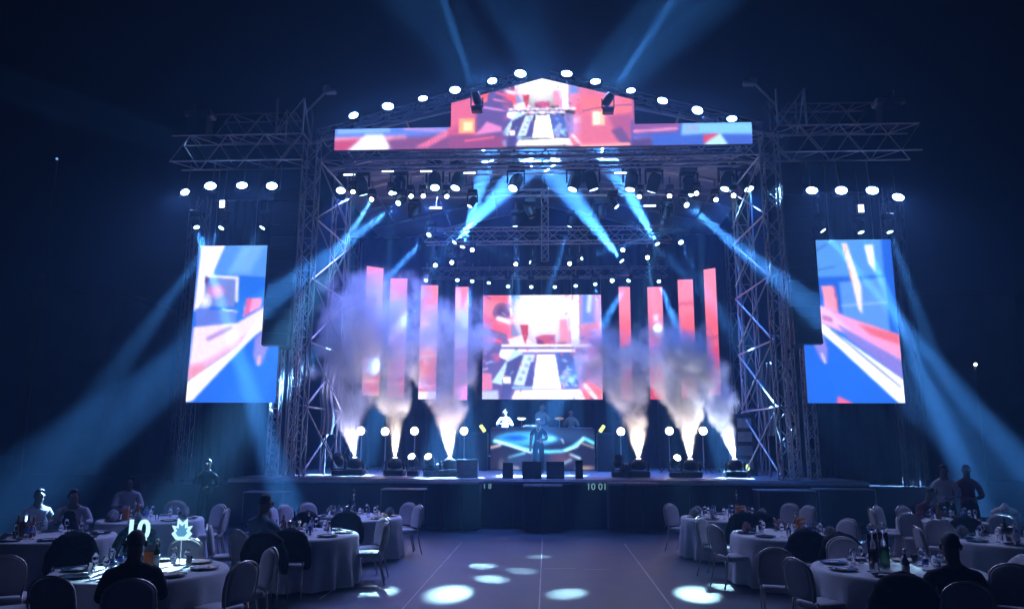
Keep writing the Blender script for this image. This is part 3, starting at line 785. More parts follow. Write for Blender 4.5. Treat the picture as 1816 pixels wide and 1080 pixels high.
# ------------------------------------------------------------------ lamps
lamp_mesh = {}
def lm(key, fn):
    if key not in lamp_mesh: lamp_mesh[key] = fn()
    return lamp_mesh[key]
def spot(parent, loc, direction, energy, cone, col, blend=.35, size=.06):
    l = bpy.data.lights.new('beam', 'SPOT')
    l.energy = energy; l.spot_size = R(cone); l.spot_blend = blend; l.color = col; l.shadow_soft_size = size
    o = bpy.data.objects.new('beam', l); COL.objects.link(o)
    o.parent = parent; o.matrix_local = look_M(loc, direction)
    return o
BEAM = (0.23, 0.54, 1.0)
def moving_head(label, pos, direction, group, energy=0, cone=7, lens='lens_blue', S=1.0, hang=True, col=BEAM, mount_up=True, blend=.35, cat='stage lamp', power_loc=.3, size=.09):
    """pos = centre of the head. Parts: base, yoke, head (> lens)"""
    pos = Vector(pos); d = Vector(direction).normalized(); up = 1 if hang else -1
    t = thing('moving_head', label, cat, pos, 0, group)
    base = lm(('base', S, up), lambda: MB().bbox((-.2 * S, -.16 * S, up * .42 * S - .09 * S), (.2 * S, .16 * S, up * .42 * S + .09 * S), .025 * S).mesh('base', 'black'))
    yk = lm(('yoke', S, up), lambda: MB().bbox((-.235 * S, -.05 * S, min(-up * .05, up * .33) * S), (-.195 * S, .05 * S, max(-up * .05, up * .33) * S), .01).bbox((.195 * S, -.05 * S, min(-up * .05, up * .33) * S), (.235 * S, .05 * S, max(-up * .05, up * .33) * S), .01).bbox((-.194 * S, -.05 * S, up * .29 * S - .02 * S), (.194 * S, .05 * S, up * .29 * S + .02 * S), .005).mesh('yoke', 'black'))
    hd = lm(('head', S), lambda: MB().lathe([(.02, .24), (.11, .235), (.15, .17), (.165, .05), (.16, -.08), (.145, -.2), (.15, -.24), (.135, -.245)], 14, M=Matrix.Scale(S, 4)).mesh('head', 'black'))
    ln = lm(('lens', S, lens), lambda: MB().lathe([(.005, -.262), (.07, -.258), (.115, -.248)], 14, M=Matrix.Scale(S, 4)).mesh('lens', lens))
    link('base', base, t); link('yoke', yk, t)
    M = look_M((0, 0, 0), d)
    h = link('head', hd, t, M)
    link('lens', ln, h)
    if hang:
        bar('clamp', (0, 0, .5 * S), (0, 0, .5 * S + power_loc), .025, 'alu_dark', t)
    if energy: spot(t, d * (.33 * S), d, energy, cone, col, blend, size)
    return t
def beam(label, group, src, Ys, tgt, Yt, energy, cone, lens='lens_blue', S=.8, hang=True, **k):
    a = atY(*src, Ys); b = atY(*tgt, Yt)
    return moving_head(label, a, b - a, group, energy, cone, lens, S, hang, **k)
E0 = 540000
G1 = 'beam lamps on the front roof truss'
beam('moving head throwing a wide blue beam outward past the tower by the lavender smoke', G1, (711, 357), 24.6, (470, 538), 19.0, E0 * .6, 6)
beam('moving head throwing a wide blue beam outward past the tower with hanging cloth', G1, (1213, 360), 24.6, (1460, 562), 19.0, E0 * .6, 6)
beam('moving head aiming its beam down beside the pink columns with a white foot', G1, (838, 358), 24.6, (728, 545), 24.0, E0 * .35, 6)
beam('moving head aiming its beam down beside the rose pink columns', G1, (1087, 360), 24.6, (1226, 500), 24.0, E0 * .35, 6)
G2 = 'lamps on the second roof truss shooting upward'
UPL = 'moving head on the second truss shooting a pale beam up to the roof'
for src, tgt, e, c in (((800, 436), (968, 258), 1.5, 15), ((1108, 470), (948, 262), 1.5, 14), ((818, 446), (872, 260), 1.4, 12), ((1170, 440), (1066, 258), 1.4, 13)):
    beam(UPL, G2, src, 28.0, tgt, 25.2, E0 * e * 1.25, c, hang=False)
G3 = 'thin beam lamps at the second roof truss'
beam('moving head with a thin beam slanting out over the narrow pink column', G3, (765, 412), 27.6, (683, 498), 25.5, E0 * 1.0, 4.5)
beam('moving head with a faint short beam over the wide red column', G3, (1205, 425), 27.6, (1240, 490), 26, E0 * .2, 4)
beam('moving head pouring a soft beam straight down near the hanging truss', G3, (913, 392), 27.6, (922, 560), 28.2, E0 * .4, 6)
beam('moving head pouring a slanted soft beam down near the hanging truss', G3, (1013, 393), 27.6, (972, 520), 28.2, E0 * .5, 7)
beam('small lamp with a thin streak slanting up toward the long roof truss', G3, (945, 467), 28.2, (850, 435), 27.0, E0 * .25, 4, S=.5)
beam('small lamp with a thin streak slanting up behind the hanging truss', G3, (1028, 460), 28.2, (1078, 444), 27.0, E0 * .2, 4, S=.5)
G4 = 'row of lamps over the main screen'
L4 = 'small moving head with a short blue beam in the row above the main screen'
for (sx, sy), (tx, ty), e, c in (((757, 493), (728, 575), .5, 6), ((811, 493), (814, 560), .35, 6), ((838, 495), (826, 560), .4, 7), ((868, 497), (846, 580), .3, 5), ((901, 504), (901, 560), .14, 5), ((942, 505), (945, 560), .2, 5),
                               ((984, 505), (984, 560), .2, 5), ((1021, 503), (1021, 560), .12, 5), ((1055, 500), (1064, 560), .25, 5), ((1117, 494), (1070, 575), .55, 6), ((1167, 495), (1196, 570), .5, 6)):
    beam(L4, G4, (sx, sy), 30.1 if abs(sx - 962) < 110 else 28.9, (tx, ty), 28.8 if abs(sx - 962) < 110 else 27.2, E0 * e * 1.1, c, S=.62)
G5 = 'beam lamps above the stepped side screens'
for s, L in ((-1, [((346, 395), (372, 475), 20.4, .9, 7), ((398, 397), (80, 830), 17.5, 1.6, 9), ((471, 396), (330, 590), 19.7, 1.3, 9)]), (1, [((1453, 401), (1520, 480), 20.4, .9, 7), ((1523, 403), (1556, 480), 20.4, .9, 7), ((1575, 402), (1712, 790), 19.4, 1.5, 9)])):
    for src, tgt, Yt, e, c in L:
        beam('moving head beaming down over the top edge of the screen ' + ('with the broad pale ramp' if s < 0 else 'with the orange streak'), G5, src, 20.75, tgt, Yt, E0 * e * (1.7 if Yt > 20 else .15), c * .95, S=.7, blend=.9)
G6 = 'sky beam lamps on the banner'
beam('moving head on the banner shoulder beside the red tile throwing a beam to the sky', G6, (846, 176), 20.6, (782, -10), 19.8, E0 * .8, 5, hang=False)
beam('moving head on the banner shoulder over plain red throwing a beam skyward', G6, (1078, 178), 20.6, (1200, -10), 19.8, E0 * .8, 6, hang=False)
# lamps that drop pools of light on the dance floor
G7 = 'lamps aimed at the dance floor'
L7 = 'small moving head shining out at the audience and dropping a light pool on the floor'
for (sx, sy, Ys), (fx, fy), e, hz_ in (((626, 338, 24.2), (612, 1050), 2.4, 0), ((694, 340, 24.2), (672, 1047), 2.4, 0), ((915, 467, 28.6), (795, 1052), 3, 0), ((1188, 345, 24.2), (1005, 1052), 3.0, 0), ((1148, 455, 28), (1237, 1052), 3, 0),
        ((750, 345, 24.2), (872, 1026), 2.6, 0), ((792, 345, 24.2), (855, 1003), 2.0, 0), ((1235, 340, 24.2), (1290, 1038), 1.8, 0), ((728, 345, 24.2), (925, 1012), 1.6, 0), ((1135, 345, 24.2), (955, 987), 1.1, 0),
        ((660, 352, 24.2), (266, 998), 8, .78), ((1268, 352, 24.2), (1757, 1012), 2, .5), ((1300, 345, 24.2), (1590, 1000), 1.6, .78)):
    a = atY(sx, sy, Ys); b = atZ(fx, fy, hz_)
    moving_head(L7, a, b - a, G7, E0 * e * .034, 2.4 if fx != 266 else 4.2, 'lens_white', .6, True, (.42, .8, 1.0), blend=1.0, size=.04)
for x, y, Y in ((802, 465, 28), (838, 443, 28), (773, 470, 29), (1104, 443, 28), (1010, 467, 28.6), (1085, 497, 30)):
    moving_head('small moving head glaring at the audience below the second roof truss', atY(x, y, Y), (0, -1, -.35), 'glaring lamps below the second truss', 0, 7, 'lens_white', .6, True)
# dark moving heads on the long truss
G8 = 'dark moving heads under the roof'
for x in (605, 640, 708, 771, 812, 915, 1020, 1048, 1120, 1160, 1222, 1290, 1322):
    a = atY(x, 326 + random.uniform(-6, 4), 25.0)
    moving_head('large dark moving head washing the stage floor blue from the long roof truss', a, (random.uniform(-.4, .4), random.uniform(-.55, .6), -1), G8, 2000, 70, 'lens_blue', 1.35, True, power_loc=.15, col=((.03, .2, 1), (.2, .25, 1))[x % 2], blend=.8)
for x in (735, 940, 1066, 1182):
    moving_head('dark moving head hanging unlit below the second roof truss', atY(x, 376, 27.2), (random.uniform(-.5, .5), -.3, -1), 'dark moving heads below the second truss', 0, 7, 'lens_dark', 1.0, True)
# LED battens under the canopy
for x, y in ((688, 305), (756, 305), (833, 308), (1100, 308), (620, 311), (773, 370), (1152, 366)):
    a = atY(x, y, 24.4)
    t = thing('led_batten', 'short white LED batten clamped under the long roof truss', 'lamp', a, 0, 'white LED battens')
    MB().bbox((-.22, -.03, -.035), (.22, .05, .045), .01).build('housing', 'black', t)
    MB().bbox((-.2, -.045, -.025), (.2, -.032, .03), .004).build('tube', 'batten', t)
    bar('clamp', (0, .02, .045), (0, .3, .5), .015, 'alu_dark', t)

# added lamps, put on the ground only to brighten the wing trusses
for s in (-1, 1):
    for k, (xx, tx) in enumerate(((10.6, 9.4), (8.3, 7.4))):
        t = thing('added_up_lighter', 'added low black up-lighter on the ground before the stage wing ' + SIDE[s], 'stage lamp', (s * xx - .12, 20.3, 0), 0, 'added up-lighters before the stage wings')
        MB().bbox((-.17, -.12, 0), (.17, .12, .05), .01).build('base', 'black', t)
        MB().lathe([(.1, .06), (.13, .1), (.13, .26), (.11, .27)], 14).build('can', 'black', t)
        MB().lathe([(.01, .275), (.1, .273)], 14).build('lens', 'lens_blue', t)
        spot(t, (0, 0, .32), (s * (tx - xx), .85, 11), 900, 30, (.42, .46, 1), .9, .06)
# floodlights
FLOOD_W = 400
def flood(label, px, py, Y, group, wd=.31, ht=.23, tilt=-12, arm=(0, .25, -.35)):
    a = atY(px, py, Y)
    t = thing('floodlight', label, 'floodlight', a, 0, group)
    k_ = random.uniform(.8, 1.08); wd, ht = wd * k_, ht * k_
    M = Matrix.Rotation(R(random.uniform(-14, 14)), 4, 'Z') @ Matrix.Rotation(R(tilt + random.uniform(-8, 8)), 4, 'X')
    MB().bbox((-wd / 2 - .03, .01, -ht / 2 - .03), (wd / 2 + .03, .16, ht / 2 + .03), .02, M=M).build('housing', 'black', t)
    MB().lathe([(.01, .012), (.7, .01), (1.0, .0)], 20, M=M @ Matrix.Rotation(R(90), 4, 'X') @ Matrix.Diagonal((wd / 2, ht / 2, 1, 1))).build('lamp_face', 'flood', t)
    spot(t, (0, -.05, 0), (-a.x * .045, -1, -1.05), FLOOD_W, 66, (.34, .44, 1.0), .8, .12)
    bar('bracket', (0, .1, 0), arm, .02, 'alu_dark', t)
    for s in (-1, 1): MB().bbox((s * (wd / 2 + .045) - .012, .03, -.12), (s * (wd / 2 + .045) + .012, .1, .12), .004, M=M).build('yoke_arm', 'black', t)
for i, (x, y) in enumerate([(627, 205), (688, 189), (750, 175), (807, 160), (873, 144), (923, 131)]):
    flood('dazzling white floodlight on the gable slope over the banner part with the white cone', x, y, 21.2, 'floodlights along the gable')
for i, (x, y) in enumerate([(1005, 131), (1056, 145), (1119, 161), (1175, 179), (1237, 196), (1298, 211)]):
    flood('dazzling white floodlight on the gable slope over the banner part with the cyan strip', x, y, 21.2, 'floodlights along the gable')
for i, (x, y) in enumerate([(328, 341), (373, 330), (429, 329), (482, 330)]):
    flood('dazzling white floodlight in the row above the stepped screen with the pale ramp', x, y, 20.85, 'floodlights under the wing trusses', arm=(0, .25, .95))
for i, (x, y) in enumerate([(1440, 338), (1492, 338), (1547, 338), (1593, 350)]):
    flood('dazzling white floodlight in the row above the stepped screen with the orange streak', x, y, 20.85, 'floodlights under the wing trusses', arm=(0, .25, .95))
for x, y, n_ in ((394, 362, 'pale ramp'), (1527, 370, 'orange streak')):
    a = atY(x, y, 20.9)
    t = thing('indicator_box', 'small lit control box between the lamps of the screen with the ' + n_, 'box', a)
    MB().bbox((-.1, .0, -.14), (.1, .14, .14), .01).build('case', 'black', t)
    MB().bbox((-.075, -.012, -.11), (.075, -.002, .11), .006).build('panel', 'batten', t)
    bar('hanger', (0, .07, .14), (0, .2, 1.2), .012, 'alu_dark', t)

# back lights on stands on the stage
GB = 'round back lights on stands across the stage'
for x, y, Y in ((640, 764, 25.2), (683, 765, 26.0), (735, 764, 26.3), (823, 764, 26.3), (797, 763, 27), (1101, 765, 26.3), (1187, 764, 26.3), (1247, 764, 26.0)):
    a = atY(x, y, Y)
    t = thing('back_light', 'round blazing back light on a stand among the smoke jets', 'stage lamp', (a.x, Y, DZ), 0, GB)
    zc = a.z - DZ
    MB().lathe([(.02, .2), (.13, .19), (.17, .1), (.15, 0), (.14, -.01)], 16, M=Matrix.Translation((0, 0, zc)) @ Matrix.Rotation(R(-90), 4, 'X')).build('can', 'black', t)
    MB().lathe([(.005, -.014), (.09, -.013), (.125, -.011)], 16, M=Matrix.Translation((0, 0, zc)) @ Matrix.Rotation(R(-90), 4, 'X')).build('lens', 'backlight', t)
    bar('pole', (0, .1, .1), (0, .1, zc - .1), .02, 'alu', t)
    for k in range(3): bar('leg', (0, .1, .35), (.35 * math.cos(k * 2.1 + .5), .1 + .35 * math.sin(k * 2.1 + .5), .015), .014, 'black', t)

# floor fixtures on the stage edge
GF = 'moving heads standing on the stage edge'
for x, y, lit in ((733, 834, 1), (762, 838, 1), (1198, 834, 1), (1095, 836, 0), (600, 836, 0)):
    a = atY(x, y, 22.3)
    moving_head('black moving head with a small lit lens standing on the stage edge' if lit else 'black moving head standing unlit on the stage edge', (a.x, 22.3, DZ + .45), (random.uniform(-.2, .2), -.75, .55), GF, 0, 8, 'lens_white' if lit else 'lens_dark', .85, False)
# ------------------------------------------------------------------ smoke
def smoke_mat(name, bend, H, prof, dens, color, seed, off=0.42, nscale=1.5):
    m = bpy.data.materials.new(name); m.use_nodes = True
    nt = m.node_tree; nt.nodes.clear(); N = nt.nodes.new; L = nt.links.new
    out = N('ShaderNodeOutputMaterial'); vol = N('ShaderNodeVolumePrincipled')
    vol.inputs['Color'].default_value = (*color, 1); vol.inputs['Anisotropy'].default_value = 0.25
    tc = N('ShaderNodeTexCoord'); sp = N('ShaderNodeSeparateXYZ'); L(tc.outputs['Object'], sp.inputs[0])
    def math_(op, a, b=None, c=None):
        n = N('ShaderNodeMath'); n.operation = op
        for i, v in enumerate((a, b, c)):
            if v is None: continue
            if isinstance(v, (int, float)): n.inputs[i].default_value = v
            else: L(v, n.inputs[i])
        return n.outputs[0]
    zn = math_('DIVIDE', sp.outputs[2], H)
    cxv = math_('ADD', math_('MULTIPLY', zn, bend[0]), math_('MULTIPLY', math_('MULTIPLY', zn, zn), bend[1]))
    dx = math_('SUBTRACT', sp.outputs[0], cxv)
    r = math_('SQRT', math_('ADD', math_('MULTIPLY', dx, dx), math_('MULTIPLY', sp.outputs[1], sp.outputs[1])))
    fc = N('ShaderNodeFloatCurve'); cv = fc.mapping.curves[0]
    mx = max(q[1] for q in prof)
    while len(cv.points) > 2: cv.points.remove(cv.points[1])
    cv.points[0].location = (0, prof[0][1] / mx); cv.points[1].location = (1, prof[-1][1] / mx)
    for q in prof[1:-1]: cv.points.new(q[0], q[1] / mx)
    fc.mapping.update(); L(zn, fc.inputs['Value'])
    Rz = math_('MULTIPLY', fc.outputs[0], mx)
    n3 = N('ShaderNodeTexNoise'); n3.noise_dimensions = '4D'; n3.inputs['W'].default_value = seed + 40; n3.inputs['Scale'].default_value = 1.15; n3.inputs['Detail'].default_value = 3
    L(tc.outputs['Object'], n3.inputs['Vector'])
    wob = math_('MULTIPLY', math_('SUBTRACT', n3.outputs[0], .5), math_('MINIMUM', math_('MULTIPLY', zn, 9.0), 3.0))
    u = math_('ADD', math_('DIVIDE', r, math_('MAXIMUM', Rz, .02)), wob)
    fade = N('ShaderNodeMapRange'); fade.interpolation_type = 'SMOOTHSTEP'
    fade.inputs['From Min'].default_value = .95; fade.inputs['From Max'].default_value = 0.4
    L(u, fade.inputs['Value'])
    ns = N('ShaderNodeTexNoise'); ns.noise_dimensions = '4D'; ns.inputs['W'].default_value = seed; ns.inputs['Scale'].default_value = nscale
    ns.inputs['Detail'].default_value = 4; ns.inputs['Roughness'].default_value = .6; ns.inputs['Distortion'].default_value = .6
    L(tc.outputs['Object'], ns.inputs['Vector'])
    nz = N('ShaderNodeMapRange'); nz.inputs['From Min'].default_value = off; nz.inputs['From Max'].default_value = off + .22
    nz.interpolation_type = 'SMOOTHSTEP'; L(ns.outputs[0], nz.inputs['Value'])
    # low down the jet is dense and even, higher it breaks up
    lo = N('ShaderNodeMapRange'); lo.inputs['From Min'].default_value = .05; lo.inputs['From Max'].default_value = .4; lo.inputs['To Min'].default_value = .85; lo.inputs['To Max'].default_value = 0.12
    L(zn, lo.inputs['Value'])
    br = math_('MAXIMUM', nz.outputs[0], lo.outputs[0])
    hi = N('ShaderNodeMapRange'); hi.inputs['From Min'].default_value = 0.0; hi.inputs['From Max'].default_value = 1; hi.inputs['To Min'].default_value = 1.0; hi.inputs['To Max'].default_value = .75
    L(zn, hi.inputs['Value'])
    top = N('ShaderNodeMapRange'); top.inputs['From Min'].default_value = 1.0; top.inputs['From Max'].default_value = .8; L(zn, top.inputs['Value'])
    d = math_('MULTIPLY', math_('MULTIPLY', fade.outputs[0], br), math_('MULTIPLY', hi.outputs[0], top.outputs[0]))
    L(math_('MULTIPLY', d, dens * 1.7), vol.inputs['Density'])
    L(vol.outputs[0], out.inputs['Volume'])
    m.cycles.volume_step_rate = .45
    MATS[name] = m
    return m
def plume(i, px, py, Y, bend, H, prof, dens, col, label, jet_label, off=.42, lcol=(1, .9, .85), le=300, lean=0):
    base = atY(px, 838, Y)
    # jet machine
    t = thing('smoke_jet', jet_label, 'smoke machine', (base.x, Y, DZ), 0, 'smoke jet machines on the stage edge')
    MB().bbox((-.3, -.22, .02), (.3, .22, .2), .03).build('base', 'black', t)
    for s in (-1, 1): MB().bbox((s * .26 - .03, -.06, .205), (s * .26 + .03, .06, .45), .01).build('yoke_arm', 'black', t)
    MB().lathe([(.1, .22), (.2, .25), (.2, .42), (.13, .5), (.07, .53)], 14).build('head', 'black', t)
    MB().lathe([(.01, .545), (.05, .544), (.075, .535)], 12).build('nozzle', 'nozzle', t)
    spot(t, (0, 0, .58), (bend[0] * .6 / H + lean, .02, 1), le * 3.2, 60, lcol, .8, .05)
    # plume
    sm = smoke_mat('smoke_%d' % i, bend, H, prof, dens, col, i * 3.7, off)
    n, nz = 20, 26; vs = []
    for j in range(nz + 1):
        q = j / nz
        rr = np.interp(q, [a_[0] for a_ in prof], [a_[1] for a_ in prof]) * (1.06 + .3 * min(1, q * 3))
        cxx = bend[0] * q + bend[1] * q * q
        for k in range(n):
            a_ = 2 * math.pi * k / n
            lump = 1 + .16 * q * noise.noise(Vector((math.cos(a_) * 1.5 + i * 9, math.sin(a_) * 1.5, q * 6)))
            vs.append((cxx + rr * lump * math.cos(a_), rr * lump * math.sin(a_), q * H))
    fs = [(a_ * n + k, a_ * n + (k + 1) % n, (a_ + 1) * n + (k + 1) % n, (a_ + 1) * n + k) for a_ in range(nz) for k in range(n)]
    fs += [tuple(reversed(range(n))), tuple(range(nz * n, nz * n + n))]
    mb = MB().add(vs, fs, 0, True)
    o = mb.build('smoke_plume', sm.name)
    o.location = (base.x, Y, DZ + .56)
    tag(o, label, 'smoke', 'smoke plumes over the stage')
CONE = lambda r: [(0, .06), (.13, .26 * r), (.3, .6 * r), (.55, 1.0 * r), (.8, 1.2 * r), (1, .9 * r)]
SM = (.998, .992, .996)
plume(1, 628, 828, 22.3, (-1.3, 1.9), 5.6, CONE(1.35), 1.5, (.985, .98, .998), 'broad lavender smoke plume drifting from the jet nearest the roof tower', 'black smoke jet machine feeding the broad lavender plume', .36, (.6, .6, 1), 450, -.12)
plume(2, 700, 825, 22.3, (-.2, .4), 4.6, CONE(.85), 1.5, SM, 'tan and white smoke plume rising between two back lights', 'black smoke jet machine under the tan plume between two back lights', .37, (1, .8, .62), 450)
plume(3, 797, 825, 22.3, (-.35, .6), 4.7, CONE(1.15), 1.4, SM, 'tall orange tinted smoke plume beside the pale floor monitor', 'black smoke jet machine beside the pale floor monitor', .37, (1, .72, .52), 450)
plume(4, 1133, 830, 22.3, (-.2, -.9), 3.9, CONE(1.0), 1.7, SM, 'fan shaped tan smoke plume next to the band riser end', 'black smoke jet machine under the fan shaped tan plume', .36, (1, .8, .62), 450)
plume(5, 1225, 830, 22.3, (-.1, -.5), 4.2, CONE(1.0), 1.8, SM, 'tall white smoke plume in front of the brightest back light', 'black smoke jet machine in front of the brightest back light', .36, (1, .88, .78), 500)
plume(6, 1304, 830, 22.3, (-.7, -1.1), 3.7, CONE(.85), 1.7, (.84, .86, .98), 'leaning bluish smoke plume beside the equipment rack', 'black smoke jet machine beside the equipment rack', .36, (.8, .88, 1), 500, -.2)

# stage clutter: monitors, boxes, rack
def wedge(label, pa, pb, Y, h=.42, m='black', front='grille'):
    a, b = atY(pa, 840, Y), atY(pb, 840, Y)
    t = thing('stage_monitor', label, 'monitor', ((a.x + b.x) / 2, Y, DZ), 0, 'floor monitors along the stage front')
    w = (b.x - a.x) / 2
    mb = MB(); pr = [(-.0, 0), (.55, 0), (.5, h * .55), (.26, h), (.18, h)]
    vs = [(-w, y, z) for y, z in pr] + [(w, y, z) for y, z in pr]; n = len(pr)
    mb.add(vs, [tuple(range(n)), tuple(reversed(range(n, 2 * n)))] + [(i, i + n, (i + 1) % n + n, (i + 1) % n) for i in range(n)])
    mb.build('cabinet', m, t)
    M = Matrix.Translation((0, .0, 0))
    mb2 = MB().add([(-w + .04, .005, .05), (w - .04, .005, .05), (w - .04, .165, h - .04), (-w + .04, .165, h - .04)], [(0, 1, 2, 3)]); mb2.v = [(x, y - .012, z) for x, y, z in mb2.v]
    mb2.build('grille', front, t)
wedge('pale grey floor monitor next to the orange tinted smoke jet', 809, 846, 21.6, .5, 'grey_box', 'grey_box')
wedge('small black floor monitor by the plain riser end', 891, 909, 21.5)
wedge('wide black floor monitor at the feet of the singer', 926, 960, 21.3, .46)
wedge('black floor monitor on the other side of the singer', 969, 1001, 21.3, .46)
wedge('narrow upright black floor monitor by the timer digits', 1021, 1034, 21.4, .5)
for lab, x, w, h, m in (('white plastic case lying behind the stage edge by the smoke jets', 776, .34, .3, 'grey_box'), ('pale square box beside the fan shaped smoke jet', 1110, .2, .35, 'grey_box')):
    a = atY(x, 838, 22.6)
    t = thing('equipment_box', lab, 'box', (a.x, 22.6, DZ))
    MB().bbox((-w, -.2, 0), (w, .2, h), .03).build('body', m, t); MB().bbox((-w - .01, -.21, h + .002), (w + .01, .21, h + .05), .015).build('lid', m, t)
a = atY(1322, 800, 24.5)
t = thing('equipment_rack', 'tall black equipment rack with pale drawers behind the leaning smoke', 'rack', (a.x, 24.5, DZ))
MB().bbox((-.35, 0, 0), (.35, .7, 1.9), .02).build('frame', 'black', t)
for k in range(4): MB().bbox((-.22, -.03, .2 + k * .42), (.22, -.003, .5 + k * .42), .01).build('drawer', 'grey_box' if k > 1 else 'alu_dark', t)
a = atY(1326, 835, 23.0)
t = thing('cue_light', 'small green glowing cue light standing on the stage edge', 'lamp', (a.x, 23, DZ))
MB().bbox((-.06, -.05, 0), (.06, .05, .2), .01).build('base', 'black', t); MB().lathe([(.01, .2), (.05, .22), (.06, .3), (.02, .38)], 10).build('bulb', 'cue_light', t)
for x, lab in ((1362, 'draped pale cloth hanging on a pole inside the tower with the orange streak screen'), (578, 'draped pale cloth hanging on a pole inside the tower by the lavender smoke')):
    a = atY(x, 760, 23.2)
    t = thing('cloth_stand', lab, 'cloth', (a.x, 23.2, DZ))
    bar('pole', (0, 0, 0), (0, 0, 3.4), .03, 'alu_dark', t)
    vs = []; n = 14
    for i in range(n + 1):
        for j in range(9):
            vs.append((-.2 + .4 * i / n + .05 * math.sin(j), .06 * math.sin(i * 1.4) - .03, 1.2 + j * .27))
    MB().add(vs, [(i * 9 + j, (i + 1) * 9 + j, (i + 1) * 9 + j + 1, i * 9 + j + 1) for i in range(n) for j in range(8)], 0, True).build('cloth', 'chair_cover', t)

# far lamps
def far_lamp(label, px, py, Y, m, r, h0):
    a = atY(px, py, Y)
    t = thing('far_lamp', label, 'lamp', (a.x, Y, 0))
    bar('post', (0, 0.12, 0), (0, .12, a.z), .05, 'alu_dark', t)
    MB().lathe([(.02, -r), (r * .8, -r * .5), (r, 0), (r * .8, r * .5), (.02, r)], 10, M=Matrix.Translation((0, 0, a.z)) @ Matrix.Rotation(R(90), 4, 'X')).build('lamp_head', m, t)
far_lamp('lone white street lamp on a tall post before the dark flat roofed building', 1730, 646, 45, 'far_lamp', .09, 0)
far_lamp('faint blue lamp on a very tall mast beyond the chimney building', 101, 282, 50, 'far_blue', .09, 0)
a = atY(1568, 784, 24)
t = thing('work_light', 'pair of yellowish work lights on a stand under the orange streak screen', 'lamp', (a.x, 24, 0))
bar('pole', (0, 0, 0), (0, 0, a.z - .15), .025, 'alu_dark', t)
for s in (-1, 1):
    MB().bbox((s * .13 - .06, -.02, a.z - .18 + .06 * s), (s * .13 + .06, .08, a.z + .16 + .02 * s), .02).build('lamp', 'amber_lamp', t)
MB().bbox((-.2, .09, a.z - .2), (.2, .13, a.z - .14), .008).build('crossbar', 'black', t)

# ------------------------------------------------------------------ banquet tables, chairs, guests
TB = [  # px, py of table-top centre, short name used in the labels
    (250, 1010, 'table with the number 10 stand'),
    (88, 950, 'table with the cluster of amber bottles'),
    (268, 920, 'table of the pale shirted guest'),
    (530, 946, 'table of the slate shirted guest'),
    (628, 916, 'table with the slim spire bottle'),
    (1292, 917, 'table with the orange flowers'),
    (1402, 947, 'table with the pink fan napkins'),
    (1590, 1008, 'table with two tall clear vases'),
    (1682, 920, 'table with two standing guests'),
    (1800, 958, 'table with the hooded chair')]
TH = 0.76
def cloth_mesh(seed):
    rg = random.Random(seed); mb = MB(); n = 96; vs = []
    ph = [rg.random() * 6.28 for _ in range(4)]; k1, k2 = rg.choice((14, 16, 18)), rg.choice((7, 9, 11))
    lv = [(0.0, TH), (.45, TH), (.86, TH), (.905, TH - .006), (.925, TH - .035), (.93, .62), (.935, .45), (.945, .25), (.955, .04)]
    for j, (r, z) in enumerate(lv):
        f = max(0, (TH - .03 - z) / TH)
        for k in range(n):
            a = 2 * math.pi * k / n
            rr = r + f * (.06 * math.sin(k1 * a + ph[0]) + .035 * math.sin(k2 * a + ph[1]) + .02 * math.sin(31 * a + ph[2])) * min(1, f * 2.2)
            vs.append((rr * math.cos(a), rr * math.sin(a), z + (.004 * math.sin(5 * a + ph[3]) if j > 2 else 0)))
    fs = [(j * n + k, j * n + (k + 1) % n, (j + 1) * n + (k + 1) % n, (j + 1) * n + k) for j in range(len(lv) - 1) for k in range(n)]
    return mb.add(vs, [tuple(reversed(f)) for f in fs], 0, True).mesh('tablecloth', 'cloth')
TPOS = []
for i, (px, py, tn) in enumerate(TB):
    c = atZ(px, py, TH); c.z = 0; TPOS.append(c)
    t = thing('banquet_table', ('round white clothed banquet ' + tn), 'table', c, random.random(), 'round banquet tables')
    link('tablecloth', cloth_mesh(i), t)
    MB().lathe([(.02, TH - .03), (.88, TH - .03), (.88, TH - .008), (.02, TH - .008)], 32).build('tabletop', 'case', t)
    MB().lathe([(.3, 0), (.3, .03), (.05, .06), (.05, TH - .035)], 14).build('pedestal', 'case', t)

# --- chair
def back_outline():
    pts = []
    for q in np.linspace(0, 1, 9): pts.append((-.185 - .035 * math.sin(q * 2.2), .50 + .26 * q))
    for q in np.linspace(math.pi, 0, 15)[1:-1]: pts.append((.217 * math.cos(q), .76 + .17 * math.sin(q) ** .85))
    pts += [(-x, z) for x, z in reversed(pts[:9])]
    return pts
def lean(z): return -.205 - .16 * (z - .45)
def back_mesh(grow, th, zmin, m, name, wob=0):
    ol = [(x * (1 + grow), max(zmin, z + (grow * .25 if z > .75 else 0))) for x, z in back_outline()]
    n = len(ol); cz = sum(z for _, z in ol) / n; mb = MB(); vs = []
    for (sc_, off) in ((.0, -th * .62), (.7, -th * .6), (.95, -th * .42), (1.0, 0), (.95, th * .42), (.7, th * .6), (.0, th * .62)):
        for k, (x, z) in enumerate(ol):
            zz = cz + (z - cz) * sc_; xx = x * sc_
            w_ = wob * math.sin(k * 1.9) * sc_
            vs.append((xx + w_, lean(zz) + off + w_, zz))
    L = 7
    mb.add(vs, [(j * n + k, j * n + (k + 1) % n, (j + 1) * n + (k + 1) % n, (j + 1) * n + k) for j in range(L - 1) for k in range(n)], 0, True)
    return mb.mesh(name, m)
